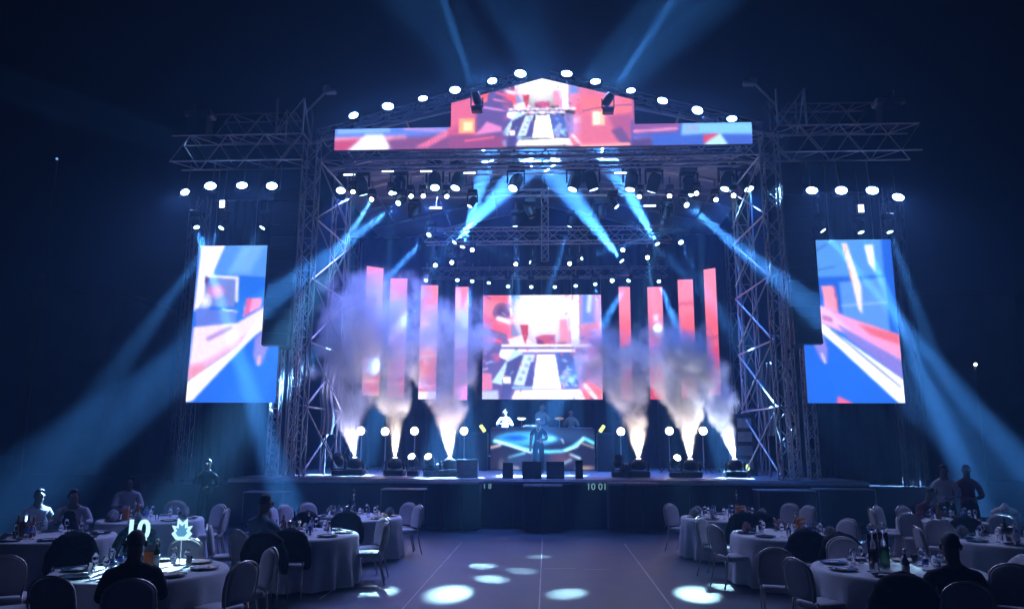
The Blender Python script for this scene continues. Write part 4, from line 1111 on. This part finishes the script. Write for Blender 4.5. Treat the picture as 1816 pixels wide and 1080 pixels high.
def make_chair():
    t = thing('banquet_chair', 'white banquet chair', 'chair')
    link('backrest', back_mesh(0, .055, .45, 'chair_cover', 'backrest'), t)
    mb = MB(); ol = []
    for k in range(28):
        a = 2 * math.pi * k / 28; q = 4
        ol.append((.215 * math.copysign(abs(math.cos(a)) ** (2 / q), math.cos(a)), .215 * math.copysign(abs(math.sin(a)) ** (2 / q), math.sin(a)) + .01))
    vs = []
    for sc_, z in ((0, .415), (.96, .415), (1, .43), (1, .455), (.95, .475), (.6, .487), (0, .49)):
        vs += [(x * sc_, y * sc_, z) for x, y in ol]
    mb.add(vs, [(j * 28 + k, j * 28 + (k + 1) % 28, (j + 1) * 28 + (k + 1) % 28, (j + 1) * 28 + k) for j in range(6) for k in range(28)], 0, True)
    mb.build('seat', 'chair_cover', t)
    for s in (-1, 1):
        MB().tube([(s * .19, .19, .415), (s * .2, .215, .2), (s * .205, .23, 0)], [.013, .012, .011], 7).build('leg', 'chair_metal', t)
        MB().tube([(s * .19, -.19, .5), (s * .195, -.2, .41), (s * .2, -.235, .2), (s * .205, -.29, 0)], [.013, .013, .012, .011], 7).build('leg', 'chair_metal', t)
    MB().tube([(-.19, lean(.5) - .032, .5)] + [(x * 1.02, lean(z) - .034, z * 1.008) for x, z in back_outline()[2:-2]] + [(.19, lean(.5) - .032, .5)], .011, 6).build('back_frame', 'chair_metal', t)
    MB().tube([(-.198, -.1, .4), (.198, -.1, .4)], .01, 6).build('stretcher', 'chair_metal', t)
    return t
proto = make_chair(); used = [False]
JK = back_mesh(.16, .15, .52, 'jacket', 'shell', .012)
def jacket(ch, label):
    t = thing('jacket', label, 'jacket', ch.location, ch.rotation_euler.z, 'dark jackets hung on chairs')
    link('body', JK, t)
    for s in (-1, 1):
        MB().tube([(s * .2, lean(.8) - .05, .82), (s * .26, lean(.7) - .03, .68), (s * .265, lean(.5) + .02, .5), (s * .25, lean(.4) + .03, .42)], [.06, .065, .055, .045], 9).build('sleeve', 'jacket', t)
    MB().tube([(-.1, lean(.9) + .05, .93), (0, lean(.93) + .02, .965), (.1, lean(.9) + .05, .93)], .028, 8).build('collar', 'jacket', t)
def chair(px, pyt, ti, jk=None, face=None, extra=None, away=0):
    c = atZ(px, pyt, .93)
    d = TPOS[ti] - Vector((c.x, c.y, 0))
    if d.length < 1.06:                                       # keep clear of the cloth
        c = TPOS[ti] - d.normalized() * 1.06; d = TPOS[ti] - Vector((c.x, c.y, 0))
    rz = math.atan2(-d.x, d.y) + (face or 0)
    off = Vector((-math.sin(rz), math.cos(rz), 0)) * .28      # the pixel marks the backrest top
    o = proto if not used[0] else copy_tree(proto)
    used[0] = True
    pos = Vector((c.x, c.y, 0)) + off * (0 if d.length < 1.25 else 1)
    o.location = pos; o.rotation_euler = (0, 0, rz)
    tag(o, 'white banquet chair ' + (extra or ('at the round ' + TB[ti][2])), 'chair', 'chairs at the ' + TB[ti][2])
    if jk: jacket(o, jk)
    return o
J = 'dark jacket hung over the '
ch_a = chair(232, 1027, 0, extra='holding the black clad guest before the number 10 stand')
chair(95, 1022, 0); chair(28, 996, 0); chair(432, 996, 0); chair(480, 972, 0, face=.25); chair(330, 955, 0)
chair(203, 926, 1); ch_w = chair(132, 948, 1, J + 'chair back at the table of amber bottles'); chair(8, 985, 1); ch_t2 = chair(62, 905, 1, extra='of the white shirted guest by the amber bottles'); ch_t2b = chair(136, 903, 1, extra='of the stooping guest beside the amber bottles')
chair(322, 903, 2); chair(368, 896, 2); chair(187, 905, 2, J + 'chair at the table of the pale shirted guest'); ch_t3 = chair(224, 882, 2, extra='behind the guest in the pale shirt'); chair(245, 935, 2, J + 'chair between the pale shirted guest and the number stand'); chair(312, 888, 2)
ch_s = chair(424, 940, 3, extra='of the slate blue shirted guest', face=-.2); chair(513, 943, 3, J + 'chair between the slate blue guest and the aisle'); chair(632, 925, 3); chair(654, 919, 3); chair(372, 930, 3); chair(470, 948, 3, J + 'chair right behind the slate blue guest')
chair(484, 899, 4); chair(506, 895, 4); chair(546, 892, 4); chair(562, 908, 4, J + 'chair at the edge of the spire bottle table'); chair(622, 905, 4, J + 'chair in the middle of the spire bottle table'); chair(708, 897, 4); chair(724, 892, 4)
chair(1208, 895, 5); chair(1308, 908, 5, J + 'chair in front of the orange flowers'); chair(1348, 912, 5, J + 'chair at the corner of the orange flower table'); chair(1400, 893, 5); chair(1432, 897, 5)
chair(1270, 919, 6); chair(1304, 930, 6); chair(1430, 944, 6, J + 'chair backing the vases at the pink napkin table'); chair(1490, 950, 6, J + 'wide chair beside the vases at the pink napkin table'); chair(1503, 921, 6); chair(1375, 972, 6)
chair(1412, 990, 7); chair(1602, 1024, 7, J + 'chair by the dark bottle at the table with vases'); ch_b = chair(1712, 1032, 7, extra='under the black clad guest at the table with vases'); chair(1762, 986, 7, face=.3); chair(1510, 958, 7)
chair(1556, 897, 8); chair(1572, 902, 8); chair(1612, 910, 8); chair(1664, 922, 8); chair(1712, 920, 8, J + 'slim chair at the table with two standing guests')
chair(1795, 1000, 9); chair(1776, 912, 9); chair(1700, 935, 9); ch_h = chair(1782, 903, 9, extra='under the shiny white cloth hood')
t = thing('cloth_hood', 'shiny white cloth hood pulled over a chair back', 'chair hood', ch_h.location, ch_h.rotation_euler.z)
link('body', back_mesh(.2, .16, .5, 'cloth', 'hood', .01), t)
MB().lathe([(.14, -.1), (.1, 0), (.03, .07), (.004, .09)], 10, M=Matrix.Translation((0, lean(.95), .97))).build('peak', 'cloth', t)

# --- table ware
def ware(name, parts, label, cat, loc, rz=0, group=None):
    key = (name,) + tuple(p[0] + p[2] for p in parts)
    t = thing(name, label, cat, loc, rz, group)
    for pn, me in [(p[0], lm((name, p[0], p[2]), lambda p=p: p[1]().mesh(p[0], p[2]))) for p in parts]: link(pn, me, t)
    return t
lathe_ = lambda prof, n=14: (lambda: MB().lathe(prof, n))
def fan():
    mb = MB(); vs = [(0, 0, 0)]; n = 16
    for i in range(n + 1):
        a = math.pi * (.12 + .76 * i / n)
        vs.append((.12 * math.cos(a), .022 * (1 if i % 2 else -1), .19 * math.sin(a) * (1 - .12 * (i % 2))))
    vs += [(x * .9, y + .02, z * .9) for x, y, z in vs[1:]] + [(0, .02, 0)]
    m = n + 1
    return mb.add(vs, [(0, i + 1, i + 2) for i in range(n)] + [(2 * m + 1, m + i + 2, m + i + 1) for i in range(n)] + [(i + 1, i + 2, m + i + 2, m + i + 1) for i in range(n)])
def folded():
    mb = MB(); return mb.bbox((-.045, -.09, 0), (.045, .09, .012), .003).bbox((-.04, -.085, .0125), (.042, .07, .022), .003)
W_PLATE = [('charger', lathe_([(.02, .002), (.11, .002), (.155, .018), (.158, .022), (.12, .012), (.02, .01)], 24), 'plate')]
W_NAP = [('fold', folded, 'napkin')]
W_FAN = [('fan', fan, 'napkin')]; W_FANP = [('fan', fan, 'napkin_pink')]
W_GLASS = [('bowl', lathe_([(.034, .001), (.034, .005), (.005, .012), (.005, .085), (.03, .11), (.038, .15), (.03, .2), (.028, .2), (.035, .15), (.027, .113), (.002, .1)]), 'glass')]
W_TUMB = [('tumbler', lathe_([(.026, .001), (.034, .11), (.032, .11), (.024, .006), (.002, .005)]), 'glass')]
W_WATER = [('bottle', lathe_([(.03, .001), (.032, .02), (.03, .1), (.032, .14), (.012, .19), (.012, .205)]), 'glass'), ('cap', lathe_([(.015, .204), (.015, .222), (.002, .223)]), 'water_label'), ('wrapper', lathe_([(.0335, .07), (.0335, .13)]), 'water_label')]
W_WINE = [('bottle', lathe_([(.036, .001), (.038, .01), (.038, .19), (.014, .235), (.014, .28)]), 'glass_dark'), ('foil', lathe_([(.0155, .262), (.0155, .315), (.002, .316)]), 'foil'), ('wrapper', lathe_([(.0388, .06), (.0388, .15)]), 'napkin')]
W_SPIRE = [('bottle', lathe_([(.03, .001), (.034, .02), (.05, .1), (.045, .18), (.016, .3), (.013, .42)]), 'glass'), ('stopper', lathe_([(.018, .42), (.022, .45), (.004, .54)]), 'foil')]
W_AMBER = [('bottle', lathe_([(.04, .001), (.045, .02), (.045, .17), (.016, .22), (.016, .28)]), 'glass_amber'), ('cap', lathe_([(.018, .279), (.018, .3), (.002, .301)]), 'gold')]
W_JUICE = [('carton', lambda: MB().bbox((-.055, -.055, .001), (.055, .055, .2), .012), 'juice'), ('gable', lambda: MB().add([(-.05, -.05, .201), (.05, -.05, .201), (.05, .05, .201), (-.05, .05, .201), (-.05, 0, .26), (.05, 0, .26)], [(0, 1, 5, 4), (2, 3, 4, 5), (1, 2, 5), (3, 0, 4)]), 'napkin')]
W_VASE = [('glass_body', lathe_([(.05, .001), (.055, .01), (.055, .4), (.052, .4), (.05, .012), (.002, .011)], 18), 'glass'), ('filling', lathe_([(.046, .014), (.047, .22), (.002, .221)], 14), 'glass_green'), ('ball_stopper', lathe_([(.01, .402), (.05, .43), (.055, .46), (.035, .5), (.004, .51)], 14), 'glass')]
W_VASE2 = [W_VASE[0], ('filling', lathe_([(.046, .014), (.047, .2), (.002, .201)], 14), 'juice'), W_VASE[2]]
def flowers():
    mb = MB(); rg = random.Random(3)
    for _ in range(26):
        a, z, r = rg.random() * 6.28, .12 + rg.random() * .13, rg.random() * .1
        mb.lathe([(.004, -.015), (.028, 0), (.02, .02), (.004, .024)], 7, M=Matrix.Translation((r * math.cos(a), r * math.sin(a), z)) @ Matrix.Rotation(rg.random(), 4, 'X'))
    return mb
W_FLOW = [('bowl', lathe_([(.04, .001), (.07, .05), (.075, .12), (.07, .12), (.03, .02)]), 'glass'), ('flowers', flowers, 'flower')]
W_BUCKET = [('bucket', lathe_([(.07, .001), (.09, .02), (.105, .19), (.1, .19), (.08, .02), (.002, .015)], 18), 'foil'), ('bottle', lathe_([(.035, .03), (.035, .2), (.013, .26), (.013, .33)]), 'glass_dark')]
for i, c in enumerate(TPOS):
    tn = TB[i][2]; on = 'on the ' + tn; top = Vector((c.x, c.y, TH + .002)); rg = random.Random(100 + i)
    def put(name, parts, label, cat, dx, dy, rz=0, group=None): return ware(name, parts, label, cat, top + Vector((dx, dy, 0)), rz, group)
    n = 8; a0 = rg.random()
    for k in range(n):
        a = a0 + 2 * math.pi * k / n
        put('charger_plate', W_PLATE, 'dark charger plate ' + on, 'plate', .68 * math.cos(a), .68 * math.sin(a), 0, 'charger plates ' + on)
        q = rg.random()
        if i in (4, 5, 6, 9, 2) and q < .6:
            put('napkin', W_FANP if (i == 6 and k % 2) else W_FAN, ('pink' if (i == 6 and k % 2) else 'white') + ' napkin folded into a fan ' + on, 'napkin', .68 * math.cos(a), .68 * math.sin(a), a + rg.random(), 'fan napkins ' + on)
        elif q < .75:
            o = put('napkin', W_NAP, 'flat folded white napkin ' + on, 'napkin', .68 * math.cos(a), .68 * math.sin(a), a, 'flat napkins ' + on)
        a2 = a + .3
        put('wine_glass', W_GLASS, 'stemmed wine glass ' + on, 'glass', .46 * math.cos(a2), .46 * math.sin(a2), 0, 'wine glasses ' + on)
        if k % 2 == 0: put('tumbler', W_TUMB, 'clear water tumbler ' + on, 'glass', .5 * math.cos(a2 + .22), .5 * math.sin(a2 + .22), 0, 'tumblers ' + on)
    for k in range(3):
        a = rg.random() * 6.28; put('water_bottle', W_WATER, 'plastic water bottle with blue label ' + on, 'bottle', .3 * math.cos(a + k * 2), .3 * math.sin(a + k * 2), 0, 'water bottles ' + on)
    if i in (0, 3, 6, 8): put('wine_bottle', W_WINE, 'dark wine bottle with pale label ' + on, 'bottle', .12, .08, 0)
    if i in (3, 4, 9): put('ice_bucket', W_BUCKET, 'silver ice bucket with a bottle in it ' + on, 'bucket', -.1, .05, 0)
    if i in (3, 2, 8): put('juice_bottle', W_AMBER, 'amber juice bottle ' + on, 'bottle', -.22, -.1)
t1 = TPOS[0]; top = Vector((0, 0, TH + .002))
def at_table(px, py, z=TH + .002): p_ = atZ(px, py, z); return p_
ware('juice_carton', W_JUICE, 'bright orange juice carton beside the number 10 stand', 'carton', at_table(262, 1008), .5)
for q in range(4):
    p_ = at_table(30 + q * 9, 948 + 3 * (q % 2)); ware('amber_bottle', W_AMBER, 'amber bottle in the cluster beside the white shirted guest', 'bottle', p_, 0, 'amber bottles in the cluster')
ware('juice_carton', W_JUICE, 'orange juice carton before the guest in the pale shirt', 'carton', at_table(222, 922), .3)
ware('spire_bottle', W_SPIRE, 'tall slim decanter with pointed stopper beside the white fan napkins', 'bottle', at_table(626, 918))
ware('flower_bowl', W_FLOW, 'glass bowl of orange flowers on a white table', 'flowers', at_table(1312, 922))
ware('spire_bottle', W_SPIRE, 'tall slim decanter with pointed stopper behind the orange flowers', 'bottle', at_table(1308, 917))
ware('flower_bowl', W_FLOW, 'glass bowl of orange flowers among the pink fan napkins', 'flowers', at_table(1418, 948))
ware('tall_vase', W_VASE2, 'tall clear glass vase with orange filling and round stopper', 'vase', at_table(1551, 1010))
ware('tall_vase', W_VASE, 'tall clear glass vase with green filling and round stopper', 'vase', at_table(1570, 1008))
ware('wine_bottle', W_WINE, 'slim dark bottle standing in front of the guest by the vases', 'bottle', at_table(1608, 1028))
# number stand: plate of clear acrylic with the digits
p_ = at_table(238, 1003)
t = thing('number_stand', 'table number stand showing 10 in bright digits on a stem', 'sign', p_)
MB().lathe([(.07, 0), (.07, .012), (.006, .016), (.006, .27)], 14).build('stem', 'trim', t)
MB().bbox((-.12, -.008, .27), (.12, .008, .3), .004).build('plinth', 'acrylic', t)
cu = bpy.data.curves.new('digits', 'FONT'); cu.body = '10'; cu.size = .3; cu.extrude = .008; cu.bevel_depth = .006; cu.align_x = 'CENTER'
o = bpy.data.objects.new('tmp', cu); COL.objects.link(o); bpy.context.view_layer.update()
me = bpy.data.meshes.new_from_object(o.evaluated_get(bpy.context.evaluated_depsgraph_get())); bpy.data.objects.remove(o)
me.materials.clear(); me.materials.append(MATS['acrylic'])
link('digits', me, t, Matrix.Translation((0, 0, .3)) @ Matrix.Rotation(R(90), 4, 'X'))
# crown shaped ornament on a stem
p_ = at_table(318, 1002)
t = thing('crown_ornament', 'pale blue crown shaped ornament on a slim stem beside the number 10', 'ornament', p_)
MB().lathe([(.07, 0), (.07, .012), (.006, .018), (.006, .28)], 14).build('stem', 'trim', t)
ol = [(-.06, 0), (.06, 0), (.12, .07), (.085, .1), (.12, .16), (.06, .15), (.055, .24), (0, .19), (-.055, .24), (-.06, .15), (-.12, .16), (-.085, .1), (-.12, .07)]
def plate_of(ol, y0, y1, sc_=1.0):
    n = len(ol); vs = [(x * sc_, y0, .28 + .1 + (z - .1) * sc_) for x, z in ol] + [(x * sc_, y1, .28 + .1 + (z - .1) * sc_) for x, z in ol]
    return MB().add(vs, [tuple(range(n)), tuple(reversed(range(n, 2 * n)))] + [(i, i + n, (i + 1) % n + n, (i + 1) % n) for i in range(n)])
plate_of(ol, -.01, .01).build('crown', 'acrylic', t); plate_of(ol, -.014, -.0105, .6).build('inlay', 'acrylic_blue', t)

# ------------------------------------------------------------------ people
def person(label, loc, rz, pose, shirt, trousers, skin='skin_dark', arms=None, lean_=0.0, head=(0, 0), face=True, group=None, scale=1.0, hair=True, sleeve='long'):
    """faces local +Y. one continuous skinned body; hair is a child"""
    V, E, Rr, B = [], [], [], []
    def v(p, r, b):
        V.append(Vector(p)); Rr.append(r if isinstance(r, tuple) else (r, r)); B.append(b); return len(V) - 1
    sit = pose == 'sit'
    pz = .50 if sit else .93
    ln = lambda z, y=0: y + (z - pz) * math.sin(lean_)
    pel = v((0, 0, pz), (.165, .125), 'leg')
    wst = v((0, ln(pz + .17), pz + .17), (.16, .12), 'torso')
    chs = v((0, ln(pz + .36), pz + .36), (.185, .135), 'torso')
    upc = v((0, ln(pz + .47), pz + .47), (.14, .105), 'torso')
    nk = v((0, ln(pz + .56) + .01, pz + .555), .055, 'skin')
    hx, hy = head
    hb = v((0 + hx * .3, ln(pz + .62) + .02 + hy * .3, pz + .625), .072, 'skin')
    hm = v((hx * .7, ln(pz + .70) + .03 + hy * .7, pz + .705), (.078, .095), 'skin')
    ht = v((hx, ln(pz + .78) + .02 + hy, pz + .785), (.06, .075), 'skin')
    E += [(pel, wst), (wst, chs), (chs, upc), (upc, nk), (nk, hb), (hb, hm), (hm, ht)]
    hands = []
    for s in (-1, 1):
        am = (arms or {}).get(s, 'down')
        sh = v((s * .19, ln(pz + .46) - .005, pz + .445), .082, 'torso')
        S_ = V[sh]
        if am == 'down': el, wr = S_ + Vector((s * .06, -.03, -.28)), S_ + Vector((s * .07, .06, -.52))
        elif am == 'waist': el, wr = S_ + Vector((s * .09, -.02, -.27)), S_ + Vector((-s * .1, .2, -.3))
        elif am == 'table': el, wr = S_ + Vector((s * .08, .14, -.24)), S_ + Vector((s * .0, .38, -.2))
        elif am == 'reach': el, wr = S_ + Vector((s * .12, .2, -.2)), S_ + Vector((s * .05, .44, -.16))
        elif am == 'play': el, wr = S_ + Vector((s * .1, .05, -.25)), S_ + Vector((-s * .02, .28, -.18))
        else: el, wr = S_ + Vector((s * .1, .08, -.24)), S_ + Vector((s * .02, .2, -.06))
        e_ = v(el, .06, 'torso' if sleeve == 'long' else 'skin'); w_ = v(wr, .034, 'skin' if sleeve != 'long' else 'torso')
        hd = (wr - el).normalized()
        pm = v(wr + hd * .07, (.04, .024), 'skin')
        E += [(upc, sh), (sh, e_), (e_, w_), (w_, pm)]
        hands.append((s, wr + hd * .09, hd))
        hip = v((s * .095, 0, pz - .04), .11, 'leg'); E.append((pel, hip))
        if sit: kn, an, toe = Vector((s * .13, .42, pz + .02)), Vector((s * .13, .40, .1)), Vector((s * .14, .54, .045))
        else: kn, an, toe = Vector((s * .11, .03, .5)), Vector((s * .13, -.01, .09)), Vector((s * .15, .16, .045))
        k_ = v(kn, .078, 'leg'); cf = v(kn.lerp(an, .35) + Vector((0, -.02, 0)), .072, 'leg'); a_ = v(an, .058, 'leg'); t_ = v(toe, (.042, .035), 'shoe')
        E += [(hip, k_), (k_, cf), (cf, a_), (a_, t_)]
    me = bpy.data.meshes.new('body'); me.from_pydata(V, E, [])
    tmp = bpy.data.objects.new('tmp', me); COL.objects.link(tmp)
    sk = tmp.modifiers.new('s', 'SKIN'); sk.use_smooth_shade = True; sk.branch_smoothing = .4
    for i, d in enumerate(me.skin_vertices[0].data):
        d.radius = Rr[i]; d.use_root = (i == 0)
    ss = tmp.modifiers.new('u', 'SUBSURF'); ss.levels = 2; ss.render_levels = 2
    bpy.context.view_layer.update()
    bm_ = bpy.data.meshes.new_from_object(tmp.evaluated_get(bpy.context.evaluated_depsgraph_get()))
    bpy.data.objects.remove(tmp)
    mb = MB()
    names = {'torso': 0, 'leg': 1, 'skin': 2, 'shoe': 3}
    co = np.array([q.co[:] for q in bm_.vertices])
    segs = [(V[a], V[b], B[b] if B[b] == 'skin' and B[a] == 'skin' else None, a, b) for a, b in E]
    fs = [tuple(p_.vertices) for p_ in bm_.polygons]
    o0 = mb.add([tuple(c_) for c_ in co], [], 0)
    A = np.array([s_[0][:] for s_ in segs]); Bv = np.array([s_[1][:] for s_ in segs]) - A; LL = (Bv ** 2).sum(1) + 1e-9
    for f in fs:
        c_ = co[list(f)].mean(0)
        t_ = np.clip(((c_ - A) * Bv).sum(1) / LL, 0, 1)
        dd = np.linalg.norm(c_ - A - Bv * t_[:, None], axis=1); j = int(dd.argmin())
        b_ = B[segs[j][4]] if t_[j] > .5 else B[segs[j][3]]
        if b_ == 'torso' and B[segs[j][4]] == 'skin' and segs[j][4] == nk and t_[j] > .55: b_ = 'skin'
        mb.f.append(f); mb.m.append(names[b_]); mb.sm.append(True)
    for s, p0, hd in hands:                      # five fingers, thumb from the side of the palm
        side = hd.cross(Vector((0, 0, 1)));
        side = side.normalized() if side.length > .2 else Vector((0, 1, 0))
        dn = hd.cross(side).normalized()
        if dn.z > 0: dn = -dn
        for q, (o_s, L_) in enumerate(((-.028, .062), (-.01, .074), (.01, .07), (.027, .055))):
            b0 = p0 + side * o_s; b1 = b0 + hd * L_ * .5 + dn * .008; b2 = b1 + hd * L_ * .38 + dn * .022; b3 = b2 + hd * .008 + dn * .018
            mb.tube([b0 - hd * .03, b0, b1, b2, b3], [.009, .0095, .009, .008, .005], 6, 2)
        b0 = p0 - hd * .05 + side * (-s * .03); mb.tube([b0, b0 + side * (-s * .025) + hd * .025, b0 + side * (-s * .035) + hd * .055, b0 + side * (-s * .03) + hd * .075], [.011, .011, .009, .006], 6, 2)
    hc = Vector(V[hm]); 
    if face:
        mb.tube([hc + Vector((0, .085, .03)), hc + Vector((0, .108, -.005)), hc + Vector((0, .118, -.02)), hc + Vector((0, .09, -.03))], [.008, .012, .016, .008], 7, 2)
        mb.tube([hc + Vector((-.024, .086, -.055)), hc + Vector((0, .098, -.053)), hc + Vector((.024, .086, -.055))], [.005, .009, .005], 6, 2)
        for s in (-1, 1):
            mb.lathe([(.001, -.012), (.01, -.006), (.012, 0), (.01, .006), (.001, .012)], 8, 4, M=Matrix.Translation(hc + Vector((s * .032, .078, .022))))
    for s in (-1, 1): mb.tube([hc + Vector((s * .078, -.005, .03)), hc + Vector((s * .092, -.012, .015)), hc + Vector((s * .09, -.01, -.015)), hc + Vector((s * .078, 0, -.03))], [.008, .014, .012, .006], 7, 2)
    o = mb.build('person', [shirt, trousers, skin, 'black', 'eye', 'hair'])
    bpy.data.meshes.remove(bm_)
    o.location = loc; o.rotation_euler = (0, 0, rz); o.scale = (scale,) * 3
    tag(o, label, 'person', group)
    if hair:
        hb_ = MB(); vs = []; n = 18; c_ = hc + Vector((0, -.012, .028))
        for j in range(8):
            ph0 = math.pi / 2 * (1 - j / 6.0)
            for k in range(n):
                a = 2 * math.pi * k / n; fr = max(0, math.sin(a)); back = max(0, -math.sin(a)); ph = max(ph0, .75 * min(1, fr * 1.6))
                lowr = 1 if ph > 0 else (1 - .35 * fr)
                z = math.sin(ph) * .108 - (0 if ph > .25 else -.045 * fr * (1 - ph / .25 if ph < .25 else 0)) - (.035 * back if ph <= .3 else 0)
                nn = .006 * noise.noise(Vector((a * 3, ph * 5, j)))
                vs.append(c_ + Vector((math.cos(a) * (.083 + nn) * math.cos(ph), math.sin(a) * (.1 + nn) * math.cos(ph) * lowr, z)))
        fs = [(j * n + k, j * n + (k + 1) % n, (j + 1) * n + (k + 1) % n, (j + 1) * n + k) for j in range(7) for k in range(n)]
        hb_.add(vs, [tuple(reversed(f)) for f in fs], 0, True).build('hair', 'hair', o)
    return o
# singer and band
a = atY(955, 838, 25.6)
singer = person('singer in black shirt and trousers standing at the middle of the stage', (a.x, 25.6, DZ), R(176), 'stand', 'suit_black', 'trouser_dark', 'skin_mid', {-1: 'waist', 1: 'down'}, 0, (0, 0), scale=1.0, sleeve='short')
hc = .93
MB().tube([(-.06, .07, hc + .52), (-.045, .115, hc + .46), (0, .13, hc + .41), (.045, .115, hc + .46), (.06, .07, hc + .52)], .006, 6).build('necklace', 'gold', singer)
MB().tube([(.0, .26, hc + .2), (.0, .3, hc + .34)], [.012, .014], 8).lathe([(.005, -.03), (.025, -.015), (.028, .01), (.005, .03)], 10, M=Matrix.Translation((0, .305, hc + .37))).build('microphone', 'black', singer)
for x, lab, sh, am in ((895, 'band member in a pale top behind the riser at the plain end', 'shirt_white', {-1: 'play', 1: 'play'}), (1013, 'band member in khaki behind the riser at the rippled end', 'shirt_khaki', {-1: 'play', 1: 'play'}), (960, 'keyboard player in a pale patterned top above the singer', 'shirt_khaki', {-1: 'play', 1: 'table'})):
    a = atY(x, 760, 29.4)
    person(lab, (a.x, 29.4 if x != 960 else 29.6, DZ + .5 + (.2 if x == 960 else 0)), R(180 + (20 if x == 960 else 0)), 'stand', sh, 'trouser_dark', 'skin_mid', am, .1 if x == 960 else 0)
a = atY(958, 752, 29.0)
t = thing('keyboard', 'black stage keyboard on a stand above the singer', 'keyboard', (a.x - .1, 28.95, DZ + .5))
MB().bbox((-.55, -.14, 1.02), (.45, .14, 1.12), .015).build('body', 'black', t)
for s in (-1, 1):
    bar('leg', (s * .35 - .05, -.12, .0), (-s * .35 - .05, .12, 1.015), .018, 'alu_dark', t)
MB().bbox((-.52, -.145, 1.121), (.42, .0, 1.13), .002).build('keys', 'napkin', t)
# a drum kit is hinted at by cymbals beside the band
for x, lab in ((925, 'small cymbal on a stand beside the band member in the pale top'), (992, 'small cymbal on a stand beside the band member in khaki')):
    a = atY(x, 742, 29.2)
    t = thing('cymbal', lab, 'cymbal', (a.x, 29.2, DZ + .5)); bar('stand', (0, 0, 0), (0, 0, a.z - DZ - .5), .012, 'alu', t)
    MB().lathe([(.005, .03), (.03, .022), (.18, .0), (.18, -.003), (.03, .015), (.005, .02)], 18, M=Matrix.Translation((0, 0, a.z - DZ - .5)) @ Matrix.Rotation(R(20), 4, 'X')).build('plate', 'gold', t)
# guests
def seat_on(ch, label, shirt, trousers='trouser_dark', rot=0, **k):
    rz = ch.rotation_euler.z + rot
    return person(label, Vector(ch.location) + Vector((-math.sin(rz), math.cos(rz), 0)) * (-.04), rz, 'sit', shirt, trousers, **k)
seat_on(ch_a, 'guest in black with short dark hair seated before the number 10 stand', 'suit_black', arms={-1: 'table', 1: 'table'}, face=True)
seat_on(ch_b, 'guest in black seated at the table with the two tall vases', 'suit_black', arms={-1: 'table', 1: 'reach'})
seat_on(ch_s, 'guest in slate blue shirt leaning an arm on the table', 'shirt_slate', arms={-1: 'table', 1: 'reach'}, lean_=.22, scale=1.06)
seat_on(ch_t3, 'guest in pale shirt and dark tie facing the audience', 'shirt_pale', arms={-1: 'table', 1: 'table'}, scale=1.06)
seat_on(ch_t2, 'guest in white shirt seated beside the amber bottles', 'shirt_white', arms={-1: 'table', 1: 'table'}, rot=.4, lean_=.1)
seat_on(ch_t2b, 'stooping guest in pale jacket reaching over the table of amber bottles', 'shirt_pale', arms={-1: 'reach', 1: 'reach'}, lean_=.5)
for x, y, lab, sh in ((1675, 862, 'guest in a lavender shirt standing arm in arm behind a round table', 'shirt_pale'), (1716, 866, 'guest in wine red standing behind a round table', 'shirt_wine')):
    a = atY(x, y, 17.2); person(lab, (a.x, 17.2, 0), R(170), 'stand', sh, 'trouser_dark', arms={-1: 'waist', 1: 'waist'})
a = atY(1632, 900, 16.2)
person('guest in dark red bending low over the table of two guests', (a.x, 16.4, 0), R(-150), 'sit', 'shirt_wine', 'trouser_dark', arms={-1: 'reach', 1: 'table'}, lean_=.5)
o = copy_tree(proto); o.location = (a.x, 16.4, 0); o.rotation_euler = (0, 0, R(-150)); tag(o, 'white banquet chair under the dark red clad guest', 'chair', 'chairs at the ' + TB[8][2])
a = atY(368, 800, 19.6)
person('dark clad crew member standing beside the stage wing', (a.x, 19.7, 0), R(190), 'stand', 'suit_black', 'trouser_dark', arms={-1: 'waist', 1: 'phone'})


# ------------------------------------------------------------------ haze
hz = bpy.data.materials.new('haze'); hz.use_nodes = True
nt = hz.node_tree; nt.nodes.clear()
o_ = nt.nodes.new('ShaderNodeOutputMaterial'); v_ = nt.nodes.new('ShaderNodeVolumePrincipled')
v_.inputs['Density'].default_value = 0.0058
v_.inputs['Color'].default_value = (.26, .58, 1, 1)
v_.inputs['Anisotropy'].default_value = 0.5
nt.links.new(v_.outputs[0], o_.inputs['Volume'])
MATS['haze'] = hz
tag(MB().box((-122, -22, -1), (122, 142, 17.5)).build('haze', 'haze'), 'thin blue stage haze filling the whole venue', None, None, 'stuff')
